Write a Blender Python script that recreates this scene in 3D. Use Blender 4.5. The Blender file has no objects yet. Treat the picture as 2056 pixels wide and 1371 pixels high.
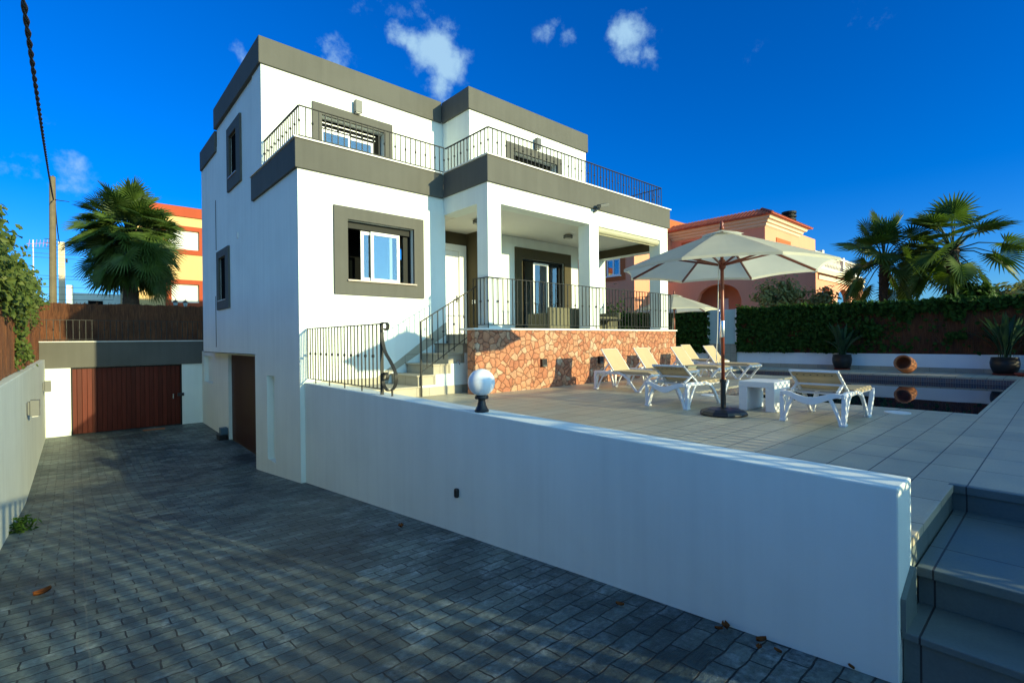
import bpy, math, random
import numpy as np
from mathutils import Vector, Matrix
random.seed(7); rng = np.random.default_rng(11)
R = math.radians
sc = bpy.context.scene
COL = sc.collection

# ------------------------------------------------------------------ camera
cam = bpy.data.objects.new("camera", bpy.data.cameras.new("camera")); COL.objects.link(cam)
cam.data.sensor_width = 36; cam.data.lens = 17.43; cam.data.clip_end = 3000; cam.data.clip_start = 0.05
_y, _p, _r = R(48.354), R(-0.2085), R(-0.59975)
fw = Vector((math.cos(_y)*math.cos(_p), math.sin(_y)*math.cos(_p), math.sin(_p)))
rt = Vector((math.sin(_y), -math.cos(_y), 0)); up = rt.cross(fw)
c_, s_ = math.cos(_r), math.sin(_r)
r2 = rt*c_ + up*s_; u2 = up*c_ - rt*s_
m = Matrix((r2, u2, -fw)).transposed()
cam.matrix_world = m.to_4x4()
sc.camera = cam

# ------------------------------------------------------------------ light
SUN_EL, SUN_AZ = R(11.5), R(-77.0)           # azimuth measured from +X
sun_vec = Vector((math.cos(SUN_EL)*math.cos(SUN_AZ), math.cos(SUN_EL)*math.sin(SUN_AZ), math.sin(SUN_EL)))
sun = bpy.data.objects.new("sun", bpy.data.lights.new("sun", 'SUN')); COL.objects.link(sun)
sun.data.energy = 3.7; sun.data.angle = R(0.53); sun.data.color = (1.0, 0.92, 0.52)
sun.rotation_euler = sun_vec.to_track_quat('Z', 'Y').to_euler()

world = bpy.data.worlds.new("World"); sc.world = world; world.use_nodes = True
wn, wl = world.node_tree.nodes, world.node_tree.links
wn.clear()
w_out = wn.new('ShaderNodeOutputWorld')
sky = wn.new('ShaderNodeTexSky'); sky.sky_type = 'NISHITA'; sky.sun_disc = False
sky.sun_elevation = SUN_EL; sky.sun_rotation = math.atan2(sun_vec.x, sun_vec.y)
sky.altitude = 0; sky.air_density = 1.0; sky.dust_density = 0.25; sky.ozone_density = 4.0
SKY_STRENGTH = 0.115
hsv = wn.new('ShaderNodeHueSaturation'); hsv.inputs['Saturation'].default_value = 1.36
tint = wn.new('ShaderNodeMix'); tint.data_type = 'RGBA'; tint.blend_type = 'MULTIPLY'; tint.inputs[0].default_value = 1.0
tint.inputs[7].default_value = (0.38, 0.68, 1.10, 1)
bg = wn.new('ShaderNodeBackground'); bg.inputs[1].default_value = SKY_STRENGTH
wl.new(sky.outputs[0], hsv.inputs['Color']); wl.new(hsv.outputs[0], tint.inputs[6]); wl.new(tint.outputs[2], bg.inputs[0])
# clouds: soft noise-edged puffs at infinity (direction, radius, density)
CLOUDS = [((0.676,0.461,0.576),.050,1.0),((0.690,0.480,0.542),.046,1.0),((0.690,0.452,0.566),.042,.95),((0.668,0.494,0.557),.034,.9),
          ((0.652,0.508,0.564),.026,.8),((0.644,0.519,0.562),.018,.7)]
def px_dir(x, y):
    d = r2*((x-1028)/995.46) + u2*((685.5-y)/995.46) + fw
    return d.normalized()
CLOUDS = [(px_dir(*q), r_, s_) for q, r_, s_ in (
    ((885,100),.040,1.0),((905,130),.036,1.0),((858,92),.034,1.0),((828,82),.022,.9),((795,72),.020,.85),((782,62),.014,.7),((890,158),.030,.9),((930,110),.026,.6),
    ((672,118),.034,.62),((487,108),.024,.45),((1135,82),.022,.55),((1098,70),.022,.46),((1075,72),.016,.4),((1120,48),.018,.38),
    ((1262,82),.034,.95),((1285,60),.024,.75),((1300,118),.022,.72),((1245,76),.022,.85),((1262,108),.026,.8),
    ((138,345),.030,.55),((160,340),.018,.4),((28,322),.032,.22),((85,235),.022,.20),((1765,22),.036,.22),((1508,105),.020,.20),((760,10),.04,.3),((60,322),.02,.4),((840,30),.045,.3),((20,325),.02,.45),((725,20),.03,.28))]
geo = wn.new('ShaderNodeNewGeometry')
tc = wn.new('ShaderNodeTexCoord')
nz = wn.new('ShaderNodeTexNoise'); nz.inputs['Scale'].default_value = 27; nz.inputs['Detail'].default_value = 10; nz.inputs['Roughness'].default_value = .62
wl.new(tc.outputs['Generated'], nz.inputs['Vector'])
warpn = wn.new('ShaderNodeTexNoise'); warpn.inputs['Scale'].default_value = 9; warpn.inputs['Detail'].default_value = 6; wl.new(tc.outputs['Generated'], warpn.inputs['Vector'])
wsub = wn.new('ShaderNodeVectorMath'); wsub.operation = 'SUBTRACT'; wsub.inputs[1].default_value = (.5, .5, .5); wl.new(warpn.outputs['Color'], wsub.inputs[0])
wscl = wn.new('ShaderNodeVectorMath'); wscl.operation = 'SCALE'; wscl.inputs['Scale'].default_value = .055; wl.new(wsub.outputs[0], wscl.inputs[0])
warp = wn.new('ShaderNodeVectorMath'); warp.operation = 'ADD'; wl.new(tc.outputs['Generated'], warp.inputs[0]); wl.new(wscl.outputs[0], warp.inputs[1])
acc = None
for d, rad, dens in CLOUDS:
    vd = wn.new('ShaderNodeVectorMath'); vd.operation = 'DISTANCE'; vd.inputs[1].default_value = d
    wl.new(warp.outputs[0], vd.inputs[0])
    mr = wn.new('ShaderNodeMapRange'); mr.interpolation_type = 'SMOOTHSTEP'
    mr.inputs[1].default_value = 0; mr.inputs[2].default_value = rad*1.75; mr.inputs[3].default_value = dens; mr.inputs[4].default_value = 0
    wl.new(vd.outputs['Value'], mr.inputs[0])
    if acc is None: acc = mr.outputs[0]
    else:
        mx = wn.new('ShaderNodeMath'); mx.operation = 'MAXIMUM'; wl.new(acc, mx.inputs[0]); wl.new(mr.outputs[0], mx.inputs[1]); acc = mx.outputs[0]
ns = wn.new('ShaderNodeMath'); ns.operation = 'SUBTRACT'; wl.new(nz.outputs[0], ns.inputs[0]); ns.inputs[1].default_value = .5
na = wn.new('ShaderNodeMath'); na.operation = 'MULTIPLY_ADD'; wl.new(ns.outputs[0], na.inputs[0]); na.inputs[1].default_value = 1.7; wl.new(acc, na.inputs[2])
cl = wn.new('ShaderNodeMapRange'); cl.interpolation_type = 'SMOOTHSTEP'; cl.inputs[1].default_value = .22; cl.inputs[2].default_value = 1.08
wl.new(na.outputs[0], cl.inputs[0])
gate = wn.new('ShaderNodeMath'); gate.operation = 'MULTIPLY'; wl.new(cl.outputs[0], gate.inputs[0])
g2 = wn.new('ShaderNodeMapRange'); g2.inputs[2].default_value = .32; g2.inputs[4].default_value = .9; wl.new(acc, g2.inputs[0]); wl.new(g2.outputs[0], gate.inputs[1])
bgc = wn.new('ShaderNodeBackground'); bgc.inputs[0].default_value = (.23, .37, .49, 1); bgc.inputs[1].default_value = 1.0
mixw = wn.new('ShaderNodeMixShader')
wl.new(gate.outputs[0], mixw.inputs[0]); wl.new(bg.outputs[0], mixw.inputs[1]); wl.new(bgc.outputs[0], mixw.inputs[2])
# added sky glow on the sun side, out of view, to fill the shade
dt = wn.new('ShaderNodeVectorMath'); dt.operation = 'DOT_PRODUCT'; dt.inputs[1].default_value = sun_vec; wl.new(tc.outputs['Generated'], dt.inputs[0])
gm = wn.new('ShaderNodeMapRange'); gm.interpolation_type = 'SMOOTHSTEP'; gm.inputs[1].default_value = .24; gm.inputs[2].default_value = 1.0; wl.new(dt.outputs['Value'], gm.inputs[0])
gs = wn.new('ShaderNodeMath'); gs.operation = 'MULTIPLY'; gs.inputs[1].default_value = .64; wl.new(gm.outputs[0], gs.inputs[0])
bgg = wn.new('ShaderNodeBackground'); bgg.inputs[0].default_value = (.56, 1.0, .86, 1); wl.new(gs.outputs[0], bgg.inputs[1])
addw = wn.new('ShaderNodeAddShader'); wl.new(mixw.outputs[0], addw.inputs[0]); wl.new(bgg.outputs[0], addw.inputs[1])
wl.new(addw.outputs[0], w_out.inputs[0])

sc.view_settings.view_transform = 'Standard'; sc.view_settings.look = 'None'
sc.view_settings.exposure = 0.9; sc.view_settings.gamma = 1
sc.render.engine = 'CYCLES'
sc.cycles.max_bounces = 8; sc.cycles.transparent_max_bounces = 12
try: sc.cycles.use_denoising = True
except Exception: pass

# ------------------------------------------------------------------ materials
class NT:
    def __init__(s, name):
        s.m = bpy.data.materials.new(name); s.m.use_nodes = True; s.n = s.m.node_tree.nodes; s.l = s.m.node_tree.links
        s.b = s.n['Principled BSDF']; s.out = s.n['Material Output']
    def new(s, t, **k):
        nd = s.n.new(t)
        for a, v in k.items(): setattr(nd, a, v)
        return nd
    def pos(s, sx=1, sy=1, sz=1, rot=(0,0,0), obj=False, off=(0,0,0)):
        mp = s.new('ShaderNodeMapping'); mp.inputs['Scale'].default_value = (sx, sy, sz); mp.inputs['Rotation'].default_value = rot; mp.inputs['Location'].default_value = off
        if obj: t = s.new('ShaderNodeTexCoord'); s.l.new(t.outputs['Object'], mp.inputs[0])
        else: t = s.new('ShaderNodeNewGeometry'); s.l.new(t.outputs['Position'], mp.inputs[0])
        return mp.outputs[0]
    def noise(s, vec, scale, detail=4, rough=.55):
        t = s.new('ShaderNodeTexNoise'); t.inputs['Scale'].default_value = scale; t.inputs['Detail'].default_value = detail; t.inputs['Roughness'].default_value = rough
        if vec is not None: s.l.new(vec, t.inputs['Vector'])
        return t.outputs[0]
    def ramp(s, fac, stops):
        r = s.new('ShaderNodeValToRGB'); e = r.color_ramp.elements
        while len(e) < len(stops): e.new(.5)
        for i, (p, c) in enumerate(stops): e[i].position = p; e[i].color = (*c, 1) if len(c) == 3 else c
        s.l.new(fac, r.inputs[0]); return r.outputs[0]
    def math(s, op, a, b=None):
        t = s.new('ShaderNodeMath', operation=op)
        for i, q in enumerate((a, b)):
            if q is None: continue
            if isinstance(q, (int, float)): t.inputs[i].default_value = q
            else: s.l.new(q, t.inputs[i])
        return t.outputs[0]
    def mix(s, fac, a, b, blend='MIX'):
        t = s.new('ShaderNodeMix', data_type='RGBA', blend_type=blend)
        for i, q in ((0, fac), (6, a), (7, b)):
            if isinstance(q, (int, float)): t.inputs[i].default_value = q
            elif isinstance(q, tuple): t.inputs[i].default_value = (*q, 1)
            else: s.l.new(q, t.inputs[i])
        return t.outputs[2]
    def bump(s, h, strength=.3, dist=.01, prev=None):
        t = s.new('ShaderNodeBump'); t.inputs['Strength'].default_value = strength; t.inputs['Distance'].default_value = dist
        s.l.new(h, t.inputs['Height'])
        if prev is not None: s.l.new(prev, t.inputs['Normal'])
        s.l.new(t.outputs[0], s.b.inputs['Normal']); return t.outputs[0]
    def col(s, c):
        if isinstance(c, tuple): s.b.inputs['Base Color'].default_value = (*c, 1)
        else: s.l.new(c, s.b.inputs['Base Color'])
    def set(s, **k):
        for a, v in k.items(): s.b.inputs[a.replace('_', ' ')].default_value = v
        return s
def simple(name, c, rough=.5, metal=0., var=.15, scale=6, bump=0., bscale=60, bdist=.004, spec=.5):
    t = NT(name); t.set(Roughness=rough, Metallic=metal); t.b.inputs['Specular IOR Level'].default_value = spec
    p = t.pos()
    n = t.noise(p, scale, 5)
    t.col(t.ramp(n, [(.25, tuple(x*(1-var) for x in c)), (.75, tuple(min(1, x*(1+var)) for x in c))]))
    if bump: t.bump(t.noise(p, bscale, 4), bump, bdist)
    return t.m
def plaster(name, c, streak=.05):
    t = NT(name); t.set(Roughness=.85); t.b.inputs['Specular IOR Level'].default_value = .2
    p = t.pos(); n1 = t.noise(p, .8, 5); n2 = t.noise(t.pos(7, 7, .35), 1.0, 4)
    f = t.math('ADD', t.math('MULTIPLY', n1, .6), t.math('MULTIPLY', n2, .4))
    t.col(t.ramp(f, [(.3, tuple(x*(1-streak*1.6) for x in c)), (.6, c)]))
    b1 = t.bump(t.noise(p, 170, 3), .22, .003); t.bump(t.noise(p, 2.6, 4), .16, .03, b1)
    return t.m
M = {}
M['white'] = plaster('white_render', (.78, .83, .77), .075)
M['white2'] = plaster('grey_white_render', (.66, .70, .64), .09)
M['band'] = plaster('taupe_render', (.114, .112, .098), .12)
M['soffit'] = plaster('soffit_paint', (.74, .73, .68), .03)
M['coping'] = simple('stone_coping', (.72, .70, .64), .6, var=.06, scale=9, bump=.1)
M['brown'] = plaster('brown_render', (.075, .062, .035), .06)
M['metal'] = simple('painted_iron', (.024, .024, .021), .5, 0, .08, 30, spec=.25)
M['upvc'] = simple('white_frame', (.80, .80, .78), .3, 0, .03, 5)
M['alu'] = simple('dark_aluminium', (.016, .018, .017), .5, 0, .05, 5, spec=.12)
M['dark'] = simple('dark_interior', (.008, .009, .009), .9, 0, .1, 3, spec=0)
M['grey_plastic'] = simple('grey_fitting', (.10, .105, .10), .45, .1, .06, 20)
M['black'] = simple('black_plastic', (.012, .012, .013), .4, 0, .1, 12, bump=.1, bscale=40)
M['chrome'] = simple('chrome', (.75, .75, .75), .2, 1.0, .03, 9)
M['resin'] = simple('white_resin', (.78, .79, .80), .38, 0, .03, 9, bump=.08, bscale=120)
M['table_white'] = simple('white_table_resin', (.80, .80, .78), .42, 0, .02, 9, bump=.05, bscale=120)
M['olive_table'] = simple('olive_table_resin', (.17, .18, .13), .5, 0, .05, 9)
M['orange'] = plaster('orange_render', (.76, .325, .195), .05)
M['orange_d'] = plaster('deep_orange_render', (.46, .13, .045), .06)
M['yellow'] = plaster('yellow_render', (.66, .44, .19), .04)
M['rust'] = plaster('rust_render', (.40, .075, .03), .06)
M['cream'] = plaster('cream_moulding', (.70, .57, .40), .05)
M['teak'] = None
def wood(name, c1, c2, boards=0, axis='X', rough=.45):
    t = NT(name); t.set(Roughness=rough); t.b.inputs['Specular IOR Level'].default_value = .15 if boards else .5
    p = t.pos(14, 14, .8); g = t.noise(p, 2.0, 6, .6)
    colr = t.ramp(g, [(.3, c1), (.7, c2)])
    if boards:
        sp = t.new('ShaderNodeSeparateXYZ'); gg = t.new('ShaderNodeNewGeometry'); t.l.new(gg.outputs['Position'], sp.inputs[0])
        fr = t.math('FRACT', t.math('MULTIPLY', sp.outputs[axis], 1/boards))
        d = t.math('ABSOLUTE', t.math('SUBTRACT', fr, .5))
        line = t.ramp(d, [(.44, (1, 1, 1)), (.485, (0, 0, 0))])
        fl = t.math('FLOOR', t.math('MULTIPLY', sp.outputs[axis], 1/boards))
        wn_ = t.new('ShaderNodeTexWhiteNoise', noise_dimensions='1D'); t.l.new(fl, wn_.inputs[1])
        colr = t.mix(1.0, colr, t.ramp(wn_.outputs[0], [(0, (.75, .75, .75)), (1, (1.15, 1.1, 1.1))]), 'MULTIPLY')
        colr = t.mix(1.0, colr, t.ramp(line, [(0, (.25, .25, .25)), (1, (1, 1, 1))]), 'MULTIPLY')
        t.bump(line, .8, .012)
    else: t.bump(g, .15, .002)
    t.col(colr); return t.m
M['garage_x'] = wood('garage_boards', (.085, .015, .008), (.12, .024, .012), .125, 'X')
M['garage_y'] = wood('side_garage_boards', (.034, .008, .005), (.05, .012, .007), .11, 'Y')
M['teak'] = wood('red_hardwood', (.16, .032, .014), (.26, .06, .026), rough=.35)
M['pole'] = simple('weathered_concrete_pole', (.15, .12, .07), .9, 0, .2, 5, bump=.3, bscale=30)

def mk_glass(name, refl=(.85, .92, 1.0), base=.06):
    t = NT(name)
    g = t.new('ShaderNodeBsdfGlossy'); g.inputs['Roughness'].default_value = .01; g.inputs['Color'].default_value = (*refl, 1)
    tr = t.new('ShaderNodeBsdfTransparent'); tr.inputs[0].default_value = (.75, .82, .82, 1)
    f = t.new('ShaderNodeFresnel'); f.inputs['IOR'].default_value = 1.6
    k = t.math('ADD', f.outputs[0], base); mx = t.new('ShaderNodeMixShader')
    nb = t.new('ShaderNodeBump'); nb.inputs['Strength'].default_value = .004; t.l.new(t.noise(t.pos(), .9, 2), nb.inputs['Height']); t.l.new(nb.outputs[0], g.inputs['Normal'])
    t.l.new(k, mx.inputs[0]); t.l.new(tr.outputs[0], mx.inputs[1]); t.l.new(g.outputs[0], mx.inputs[2]); t.l.new(mx.outputs[0], t.out.inputs[0])
    return t.m
M['glass'] = mk_glass('window_glass', base=.10)
def mk_frost():
    t = NT('frosted_glass'); t.col((.45, .62, .60)); t.set(Roughness=.35, Alpha=.88); return t.m
M['frost'] = mk_frost()
def mk_globe():
    t = NT('opal_globe'); t.col((.78, .80, .82)); t.set(Roughness=.28); t.b.inputs['Subsurface Weight'].default_value = .25; t.b.inputs['Subsurface Radius'].default_value = (.05, .05, .05); return t.m
M['globe'] = mk_globe()

def mk_drive():
    t = NT('stamped_concrete'); t.set(Roughness=.62)
    p = t.pos(); wob = t.new('ShaderNodeMix', data_type='RGBA', blend_type='LINEAR_LIGHT'); wob.inputs[0].default_value = .021
    nzz = t.new('ShaderNodeTexNoise'); nzz.inputs['Scale'].default_value = 6.0; nzz.inputs['Detail'].default_value = 3; t.l.new(p, nzz.inputs['Vector'])
    t.l.new(p, wob.inputs[6]); t.l.new(nzz.outputs['Color'], wob.inputs[7])
    br = t.new('ShaderNodeTexBrick'); br.offset = .5; t.l.new(wob.outputs[2], br.inputs['Vector'])
    br.inputs['Scale'].default_value = 1.0; br.inputs['Brick Width'].default_value = .27; br.inputs['Row Height'].default_value = .135
    br.inputs['Mortar Size'].default_value = .006; br.inputs['Mortar Smooth'].default_value = .3; br.inputs['Bias'].default_value = 0
    br.inputs['Color1'].default_value = (.058, .086, .083, 1); br.inputs['Color2'].default_value = (.155, .195, .178, 1); br.inputs['Mortar'].default_value = (.012, .016, .017, 1)
    n1 = t.noise(p, 1.1, 6, .62); n2 = t.noise(t.pos(1, 1, 1, off=(5, 3, 1)), 3.2, 8, .72); n3 = t.noise(p, 26, 6, .65)
    c = t.mix(1.0, br.outputs[0], t.ramp(n1, [(.3, (.55, .58, .60)), (.7, (1.35, 1.3, 1.2))]), 'MULTIPLY')
    c = t.mix(1.0, c, t.ramp(n3, [(.32, (.55, .55, .55)), (.68, (1.5, 1.5, 1.5))]), 'MULTIPLY')
    spw = t.new('ShaderNodeSeparateXYZ'); t.l.new(p, spw.inputs[0])
    n2 = t.math('ADD', n2, t.math('MULTIPLY', t.math('MAXIMUM', t.math('SUBTRACT', spw.outputs[0], 1.6), 0), .05))
    eff = t.ramp(n2, [(.53, (0, 0, 0)), (.68, (1, 1, 1))])
    fx = t.math('MULTIPLY', t.math('MULTIPLY', eff, t.ramp(n3, [(.35, (0, 0, 0)), (.7, (1, 1, 1))])), t.math('SUBTRACT', 1.0, br.outputs['Fac']))
    c = t.mix(t.math('MULTIPLY', fx, .75), c, (.42, .48, .47))
    sand = t.ramp(t.noise(t.pos(off=(2, 9, 0)), .55, 4), [(.52, (0, 0, 0)), (.72, (1, 1, 1))])
    c = t.mix(t.math('MULTIPLY', sand, .35), c, (.22, .20, .14))
    spx = t.new('ShaderNodeSeparateXYZ'); t.l.new(wob.outputs[2], spx.inputs[0])
    for ax, v in ((1, 3.05), (0, .07), (1, 8.4)):
        ln = t.math('LESS_THAN', t.math('ABSOLUTE', t.math('SUBTRACT', spx.outputs[ax], v)), .006); c = t.mix(t.math('MULTIPLY', ln, .38), c, (.22, .21, .16))
    wet = t.ramp(t.noise(t.pos(off=(7, 2, 4)), .9, 7, .7), [(.45, (1, 1, 1)), (.62, (.42, .46, .5))]); c = t.mix(1.0, c, wet, 'MULTIPLY')
    t.col(c)
    t.l.new(t.ramp(n3, [(.3, (.42,)*3), (.8, (.75,)*3)]), t.b.inputs['Roughness'])
    hgt = t.math('SUBTRACT', 1.0, br.outputs['Fac'])
    b1 = t.bump(hgt, 1.0, .02); b2 = t.bump(t.noise(t.pos(6, 22, 6), 1.2, 6, .7), .65, .014, b1); t.bump(n3, .35, .008, b2)
    return t.m
M['drive'] = mk_drive()
def mk_tile(name, w, h, ox, oy, c1, c2, g, mort=.004, vec=None, wall=False):
    t = NT(name); t.set(Roughness=.5)
    if wall:
        p0 = t.pos(); sx = t.new('ShaderNodeSeparateXYZ'); t.l.new(p0, sx.inputs[0]); cb = t.new('ShaderNodeCombineXYZ')
        t.l.new(t.math('ADD', sx.outputs[0], sx.outputs[1]), cb.inputs[0]); t.l.new(sx.outputs[2], cb.inputs[1]); p = cb.outputs[0]
    else: p = t.pos(off=(-ox, -oy, 0))
    br = t.new('ShaderNodeTexBrick'); br.offset = 0; t.l.new(p, br.inputs['Vector'])
    br.inputs['Scale'].default_value = 1; br.inputs['Brick Width'].default_value = w; br.inputs['Row Height'].default_value = h
    br.inputs['Mortar Size'].default_value = mort; br.inputs['Mortar Smooth'].default_value = .1
    br.inputs['Color1'].default_value = (*c1, 1); br.inputs['Color2'].default_value = (*c2, 1); br.inputs['Mortar'].default_value = (*g, 1)
    q = t.pos(); n = t.noise(q, 2.2, 6, .65); n2 = t.noise(q, 60, 3)
    c = t.mix(1.0, br.outputs[0], t.ramp(n, [(.3, (.86, .86, .85)), (.7, (1.12, 1.11, 1.1))]), 'MULTIPLY')
    c = t.mix(1.0, c, t.ramp(n2, [(.3, (.93,)*3), (.7, (1.06,)*3)]), 'MULTIPLY')
    t.col(c); t.l.new(t.ramp(n, [(.3, (.38,)*3), (.7, (.6,)*3)]), t.b.inputs['Roughness'])
    b = t.bump(t.math('SUBTRACT', 1.0, br.outputs['Fac']), .6, .004); t.bump(n2, .1, .002, b)
    return t.m
M['deck'] = mk_tile('deck_tiles', .6, .3, 5.5, .8, (.44, .39, .28), (.49, .435, .315), (.06, .06, .055), .0045)
M['step'] = mk_tile('step_tiles', .8, .6, 3.9, .5, (.11, .145, .14), (.135, .17, .16), (.03, .03, .03), .005)
M['stair'] = mk_tile('stair_tiles', .55, .55, .1, .2, (.36, .33, .25), (.40, .36, .275), (.10, .09, .07), .004)
M['skirt'] = mk_tile('skirting_tiles', .6, .3, 0, 0, (.36, .335, .26), (.40, .37, .285), (.12, .11, .09), .004, wall=True)
M['mosaic'] = mk_tile('pool_mosaic', .05, .05, 0, 0, (.16, .08, .07), (.05, .07, .12), (.22, .21, .19), .006, wall=True)
M['pool_tile'] = mk_tile('pool_floor_tile', .05, .05, 0, 0, (.012, .03, .05), (.02, .05, .08), (.03, .05, .06), .004)
def mk_water():
    t = NT('pool_water'); t.col((.004, .013, .022)); t.set(Roughness=.015, IOR=1.33)
    t.bump(t.noise(t.pos(1, 1, 1), 1.4, 2), .035, .02); return t.m
M['water'] = mk_water()
def mk_stone():
    t = NT('rubble_stone'); t.set(Roughness=.85)
    p0 = t.pos(); sx = t.new('ShaderNodeSeparateXYZ'); t.l.new(p0, sx.inputs[0]); cb = t.new('ShaderNodeCombineXYZ')
    t.l.new(sx.outputs[0], cb.inputs[0]); t.l.new(sx.outputs[2], cb.inputs[1]); t.l.new(t.math('MULTIPLY', sx.outputs[1], .8), cb.inputs[2])
    wob = t.new('ShaderNodeMix', data_type='RGBA', blend_type='LINEAR_LIGHT'); wob.inputs[0].default_value = .045
    nzz = t.new('ShaderNodeTexNoise'); nzz.inputs['Scale'].default_value = 5; nzz.inputs['Detail'].default_value = 4; t.l.new(cb.outputs[0], nzz.inputs['Vector'])
    t.l.new(cb.outputs[0], wob.inputs[6]); t.l.new(nzz.outputs['Color'], wob.inputs[7])
    v1 = t.new('ShaderNodeTexVoronoi', feature='DISTANCE_TO_EDGE'); v2 = t.new('ShaderNodeTexVoronoi', feature='F1')
    for v in (v1, v2): t.l.new(wob.outputs[2], v.inputs['Vector']); v.inputs['Scale'].default_value = 7.0; v.inputs['Randomness'].default_value = .95
    sc_ = t.new('ShaderNodeSeparateColor'); t.l.new(v2.outputs['Color'], sc_.inputs[0])
    c = t.ramp(sc_.outputs[0], [(0, (.37, .14, .075)), (.3, (.44, .18, .095)), (.65, (.48, .22, .12)), (.88, (.51, .29, .175)), (1, (.53, .37, .25))])
    n = t.noise(p0, 9, 7, .7)
    c = t.mix(1.0, c, t.ramp(n, [(.28, (.62, .55, .52)), (.7, (1.18, 1.16, 1.12))]), 'MULTIPLY')
    joint = t.ramp(v1.outputs['Distance'], [(.007, (0, 0, 0)), (.032, (1, 1, 1))])
    c = t.mix(joint, (.07, .03, .017), c); t.col(c)
    dome = t.ramp(v1.outputs['Distance'], [(0, (0, 0, 0)), (.09, (.75,)*3), (.25, (1, 1, 1))])
    b = t.bump(dome, .8, .03); b2 = t.bump(n, .7, .02, b); t.bump(sc_.outputs[1], .3, .02, b2)
    return t.m
M['stone'] = mk_stone()
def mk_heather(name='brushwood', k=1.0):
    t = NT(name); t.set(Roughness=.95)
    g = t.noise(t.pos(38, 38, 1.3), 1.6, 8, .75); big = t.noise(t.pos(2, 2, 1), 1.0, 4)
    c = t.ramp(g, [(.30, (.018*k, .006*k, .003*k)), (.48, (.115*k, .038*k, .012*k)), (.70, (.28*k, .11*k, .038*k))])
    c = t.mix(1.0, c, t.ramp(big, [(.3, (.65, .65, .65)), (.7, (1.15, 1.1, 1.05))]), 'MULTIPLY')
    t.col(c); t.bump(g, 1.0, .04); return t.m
M['heather'] = mk_heather(); M['heather_lit'] = mk_heather('sunlit_brushwood', 1.9)  # second one is a lighter copy: sunlight on the left fence put into colour
M['wall_white'] = plaster('white_boundary_render', (.86, .88, .86), .05)
def mk_leaf(name, c1, c2, trans=.35, rough=.45, scale=2.5):
    t = NT(name); t.set(Roughness=rough); t.b.inputs['Specular IOR Level'].default_value = .25 if rough < .6 else .1
    n = t.noise(t.pos(), scale, 4, .7); cc = t.ramp(n, [(.3, c1), (.7, c2)]); t.col(cc)
    tr = t.new('ShaderNodeBsdfTranslucent'); bright = t.mix(1.0, cc, (1.5, 1.55, .7), 'MULTIPLY'); t.l.new(bright, tr.inputs[0])
    mx = t.new('ShaderNodeMixShader'); mx.inputs[0].default_value = trans
    t.l.new(t.b.outputs[0], mx.inputs[1]); t.l.new(tr.outputs[0], mx.inputs[2]); t.l.new(mx.outputs[0], t.out.inputs[0])
    return t.m
M['palm'] = mk_leaf('palm_leaf', (.028, .060, .010), (.105, .165, .034), .32)
M['ivy'] = mk_leaf('ivy_leaf', (.010, .030, .005), (.050, .105, .015), .2, .65, 6)
M['vine'] = mk_leaf('vine_leaf', (.035, .080, .012), (.17, .20, .05), .35, .5, 5)
M['strap'] = mk_leaf('strap_leaf', (.028, .058, .026), (.055, .10, .045), .18, .35)
M['shrub'] = mk_leaf('grey_green_leaf', (.17, .20, .075), (.34, .34, .15), .3, .6, 5)
M['dead'] = mk_leaf('dry_leaf', (.11, .03, .01), (.22, .08, .025), .1, .8, 8)
M['trunk'] = simple('fibrous_trunk', (.085, .05, .028), .95, 0, .35, 14, bump=.8, bscale=22, bdist=.05)
def mk_fabric(name, c, trans, weave=500):
    t = NT(name); t.set(Roughness=.9); t.b.inputs['Specular IOR Level'].default_value = .15
    n = t.noise(t.pos(), 3, 5); cc = t.ramp(n, [(.3, tuple(x*.93 for x in c)), (.7, c)]); t.col(cc)
    t.bump(t.noise(t.pos(), weave, 2), .15, .002)
    tr = t.new('ShaderNodeBsdfTranslucent'); t.l.new(cc, tr.inputs[0])
    mx = t.new('ShaderNodeMixShader'); mx.inputs[0].default_value = trans
    t.l.new(t.b.outputs[0], mx.inputs[1]); t.l.new(tr.outputs[0], mx.inputs[2]); t.l.new(mx.outputs[0], t.out.inputs[0]); return t.m
M['canvas'] = mk_fabric('canvas', (.82, .79, .62), .58)
M['sling'] = mk_fabric('beige_mesh_sling', (.56, .42, .25), .12)
M['terra'] = simple('terracotta', (.42, .15, .055), .75, 0, .25, 7, bump=.3, bscale=25)
M['glaze'] = simple('dark_glazed_pot', (.014, .012, .012), .35, 0, .2, 5)
M['saucer'] = simple('red_saucer', (.30, .05, .025), .7, 0, .15, 9)
M['roof'] = simple('clay_roof_tile', (.42, .085, .035), .8, 0, .35, 4, bump=.3, bscale=30)
M['bal'] = simple('white_balustrade', (.74, .68, .58), .7, 0, .06, 6)
M['window_panel'] = simple('white_shutter', (.72, .72, .68), .5, 0, .04, 6)
M['granite'] = simple('speckled_granite', (.42, .33, .28), .4, 0, .5, 140)
M['earth'] = simple('dry_earth', (.20, .15, .09), .95, 0, .3, 1.5, bump=.5, bscale=14)
M['asphalt'] = simple('asphalt', (.05, .05, .052), .9, 0, .25, 8, bump=.4, bscale=140)
M['wicker'] = simple('olive_wicker', (.135, .125, .075), .85, 0, .25, 40, bump=.5, bscale=90)
M['cushion'] = simple('pale_cushion', (.55, .53, .46), .9, 0, .06, 6)
M['cable'] = simple('black_cable', (.012, .011, .010), .7)
M['rope'] = simple('white_rope', (.66, .64, .56), .8)
M['bluebox'] = simple('blue_grey_box', (.06, .12, .17), .5)
M['terrace'] = simple('terrace_floor', (.42, .36, .28), .8, 0, .1, 4)

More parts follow.
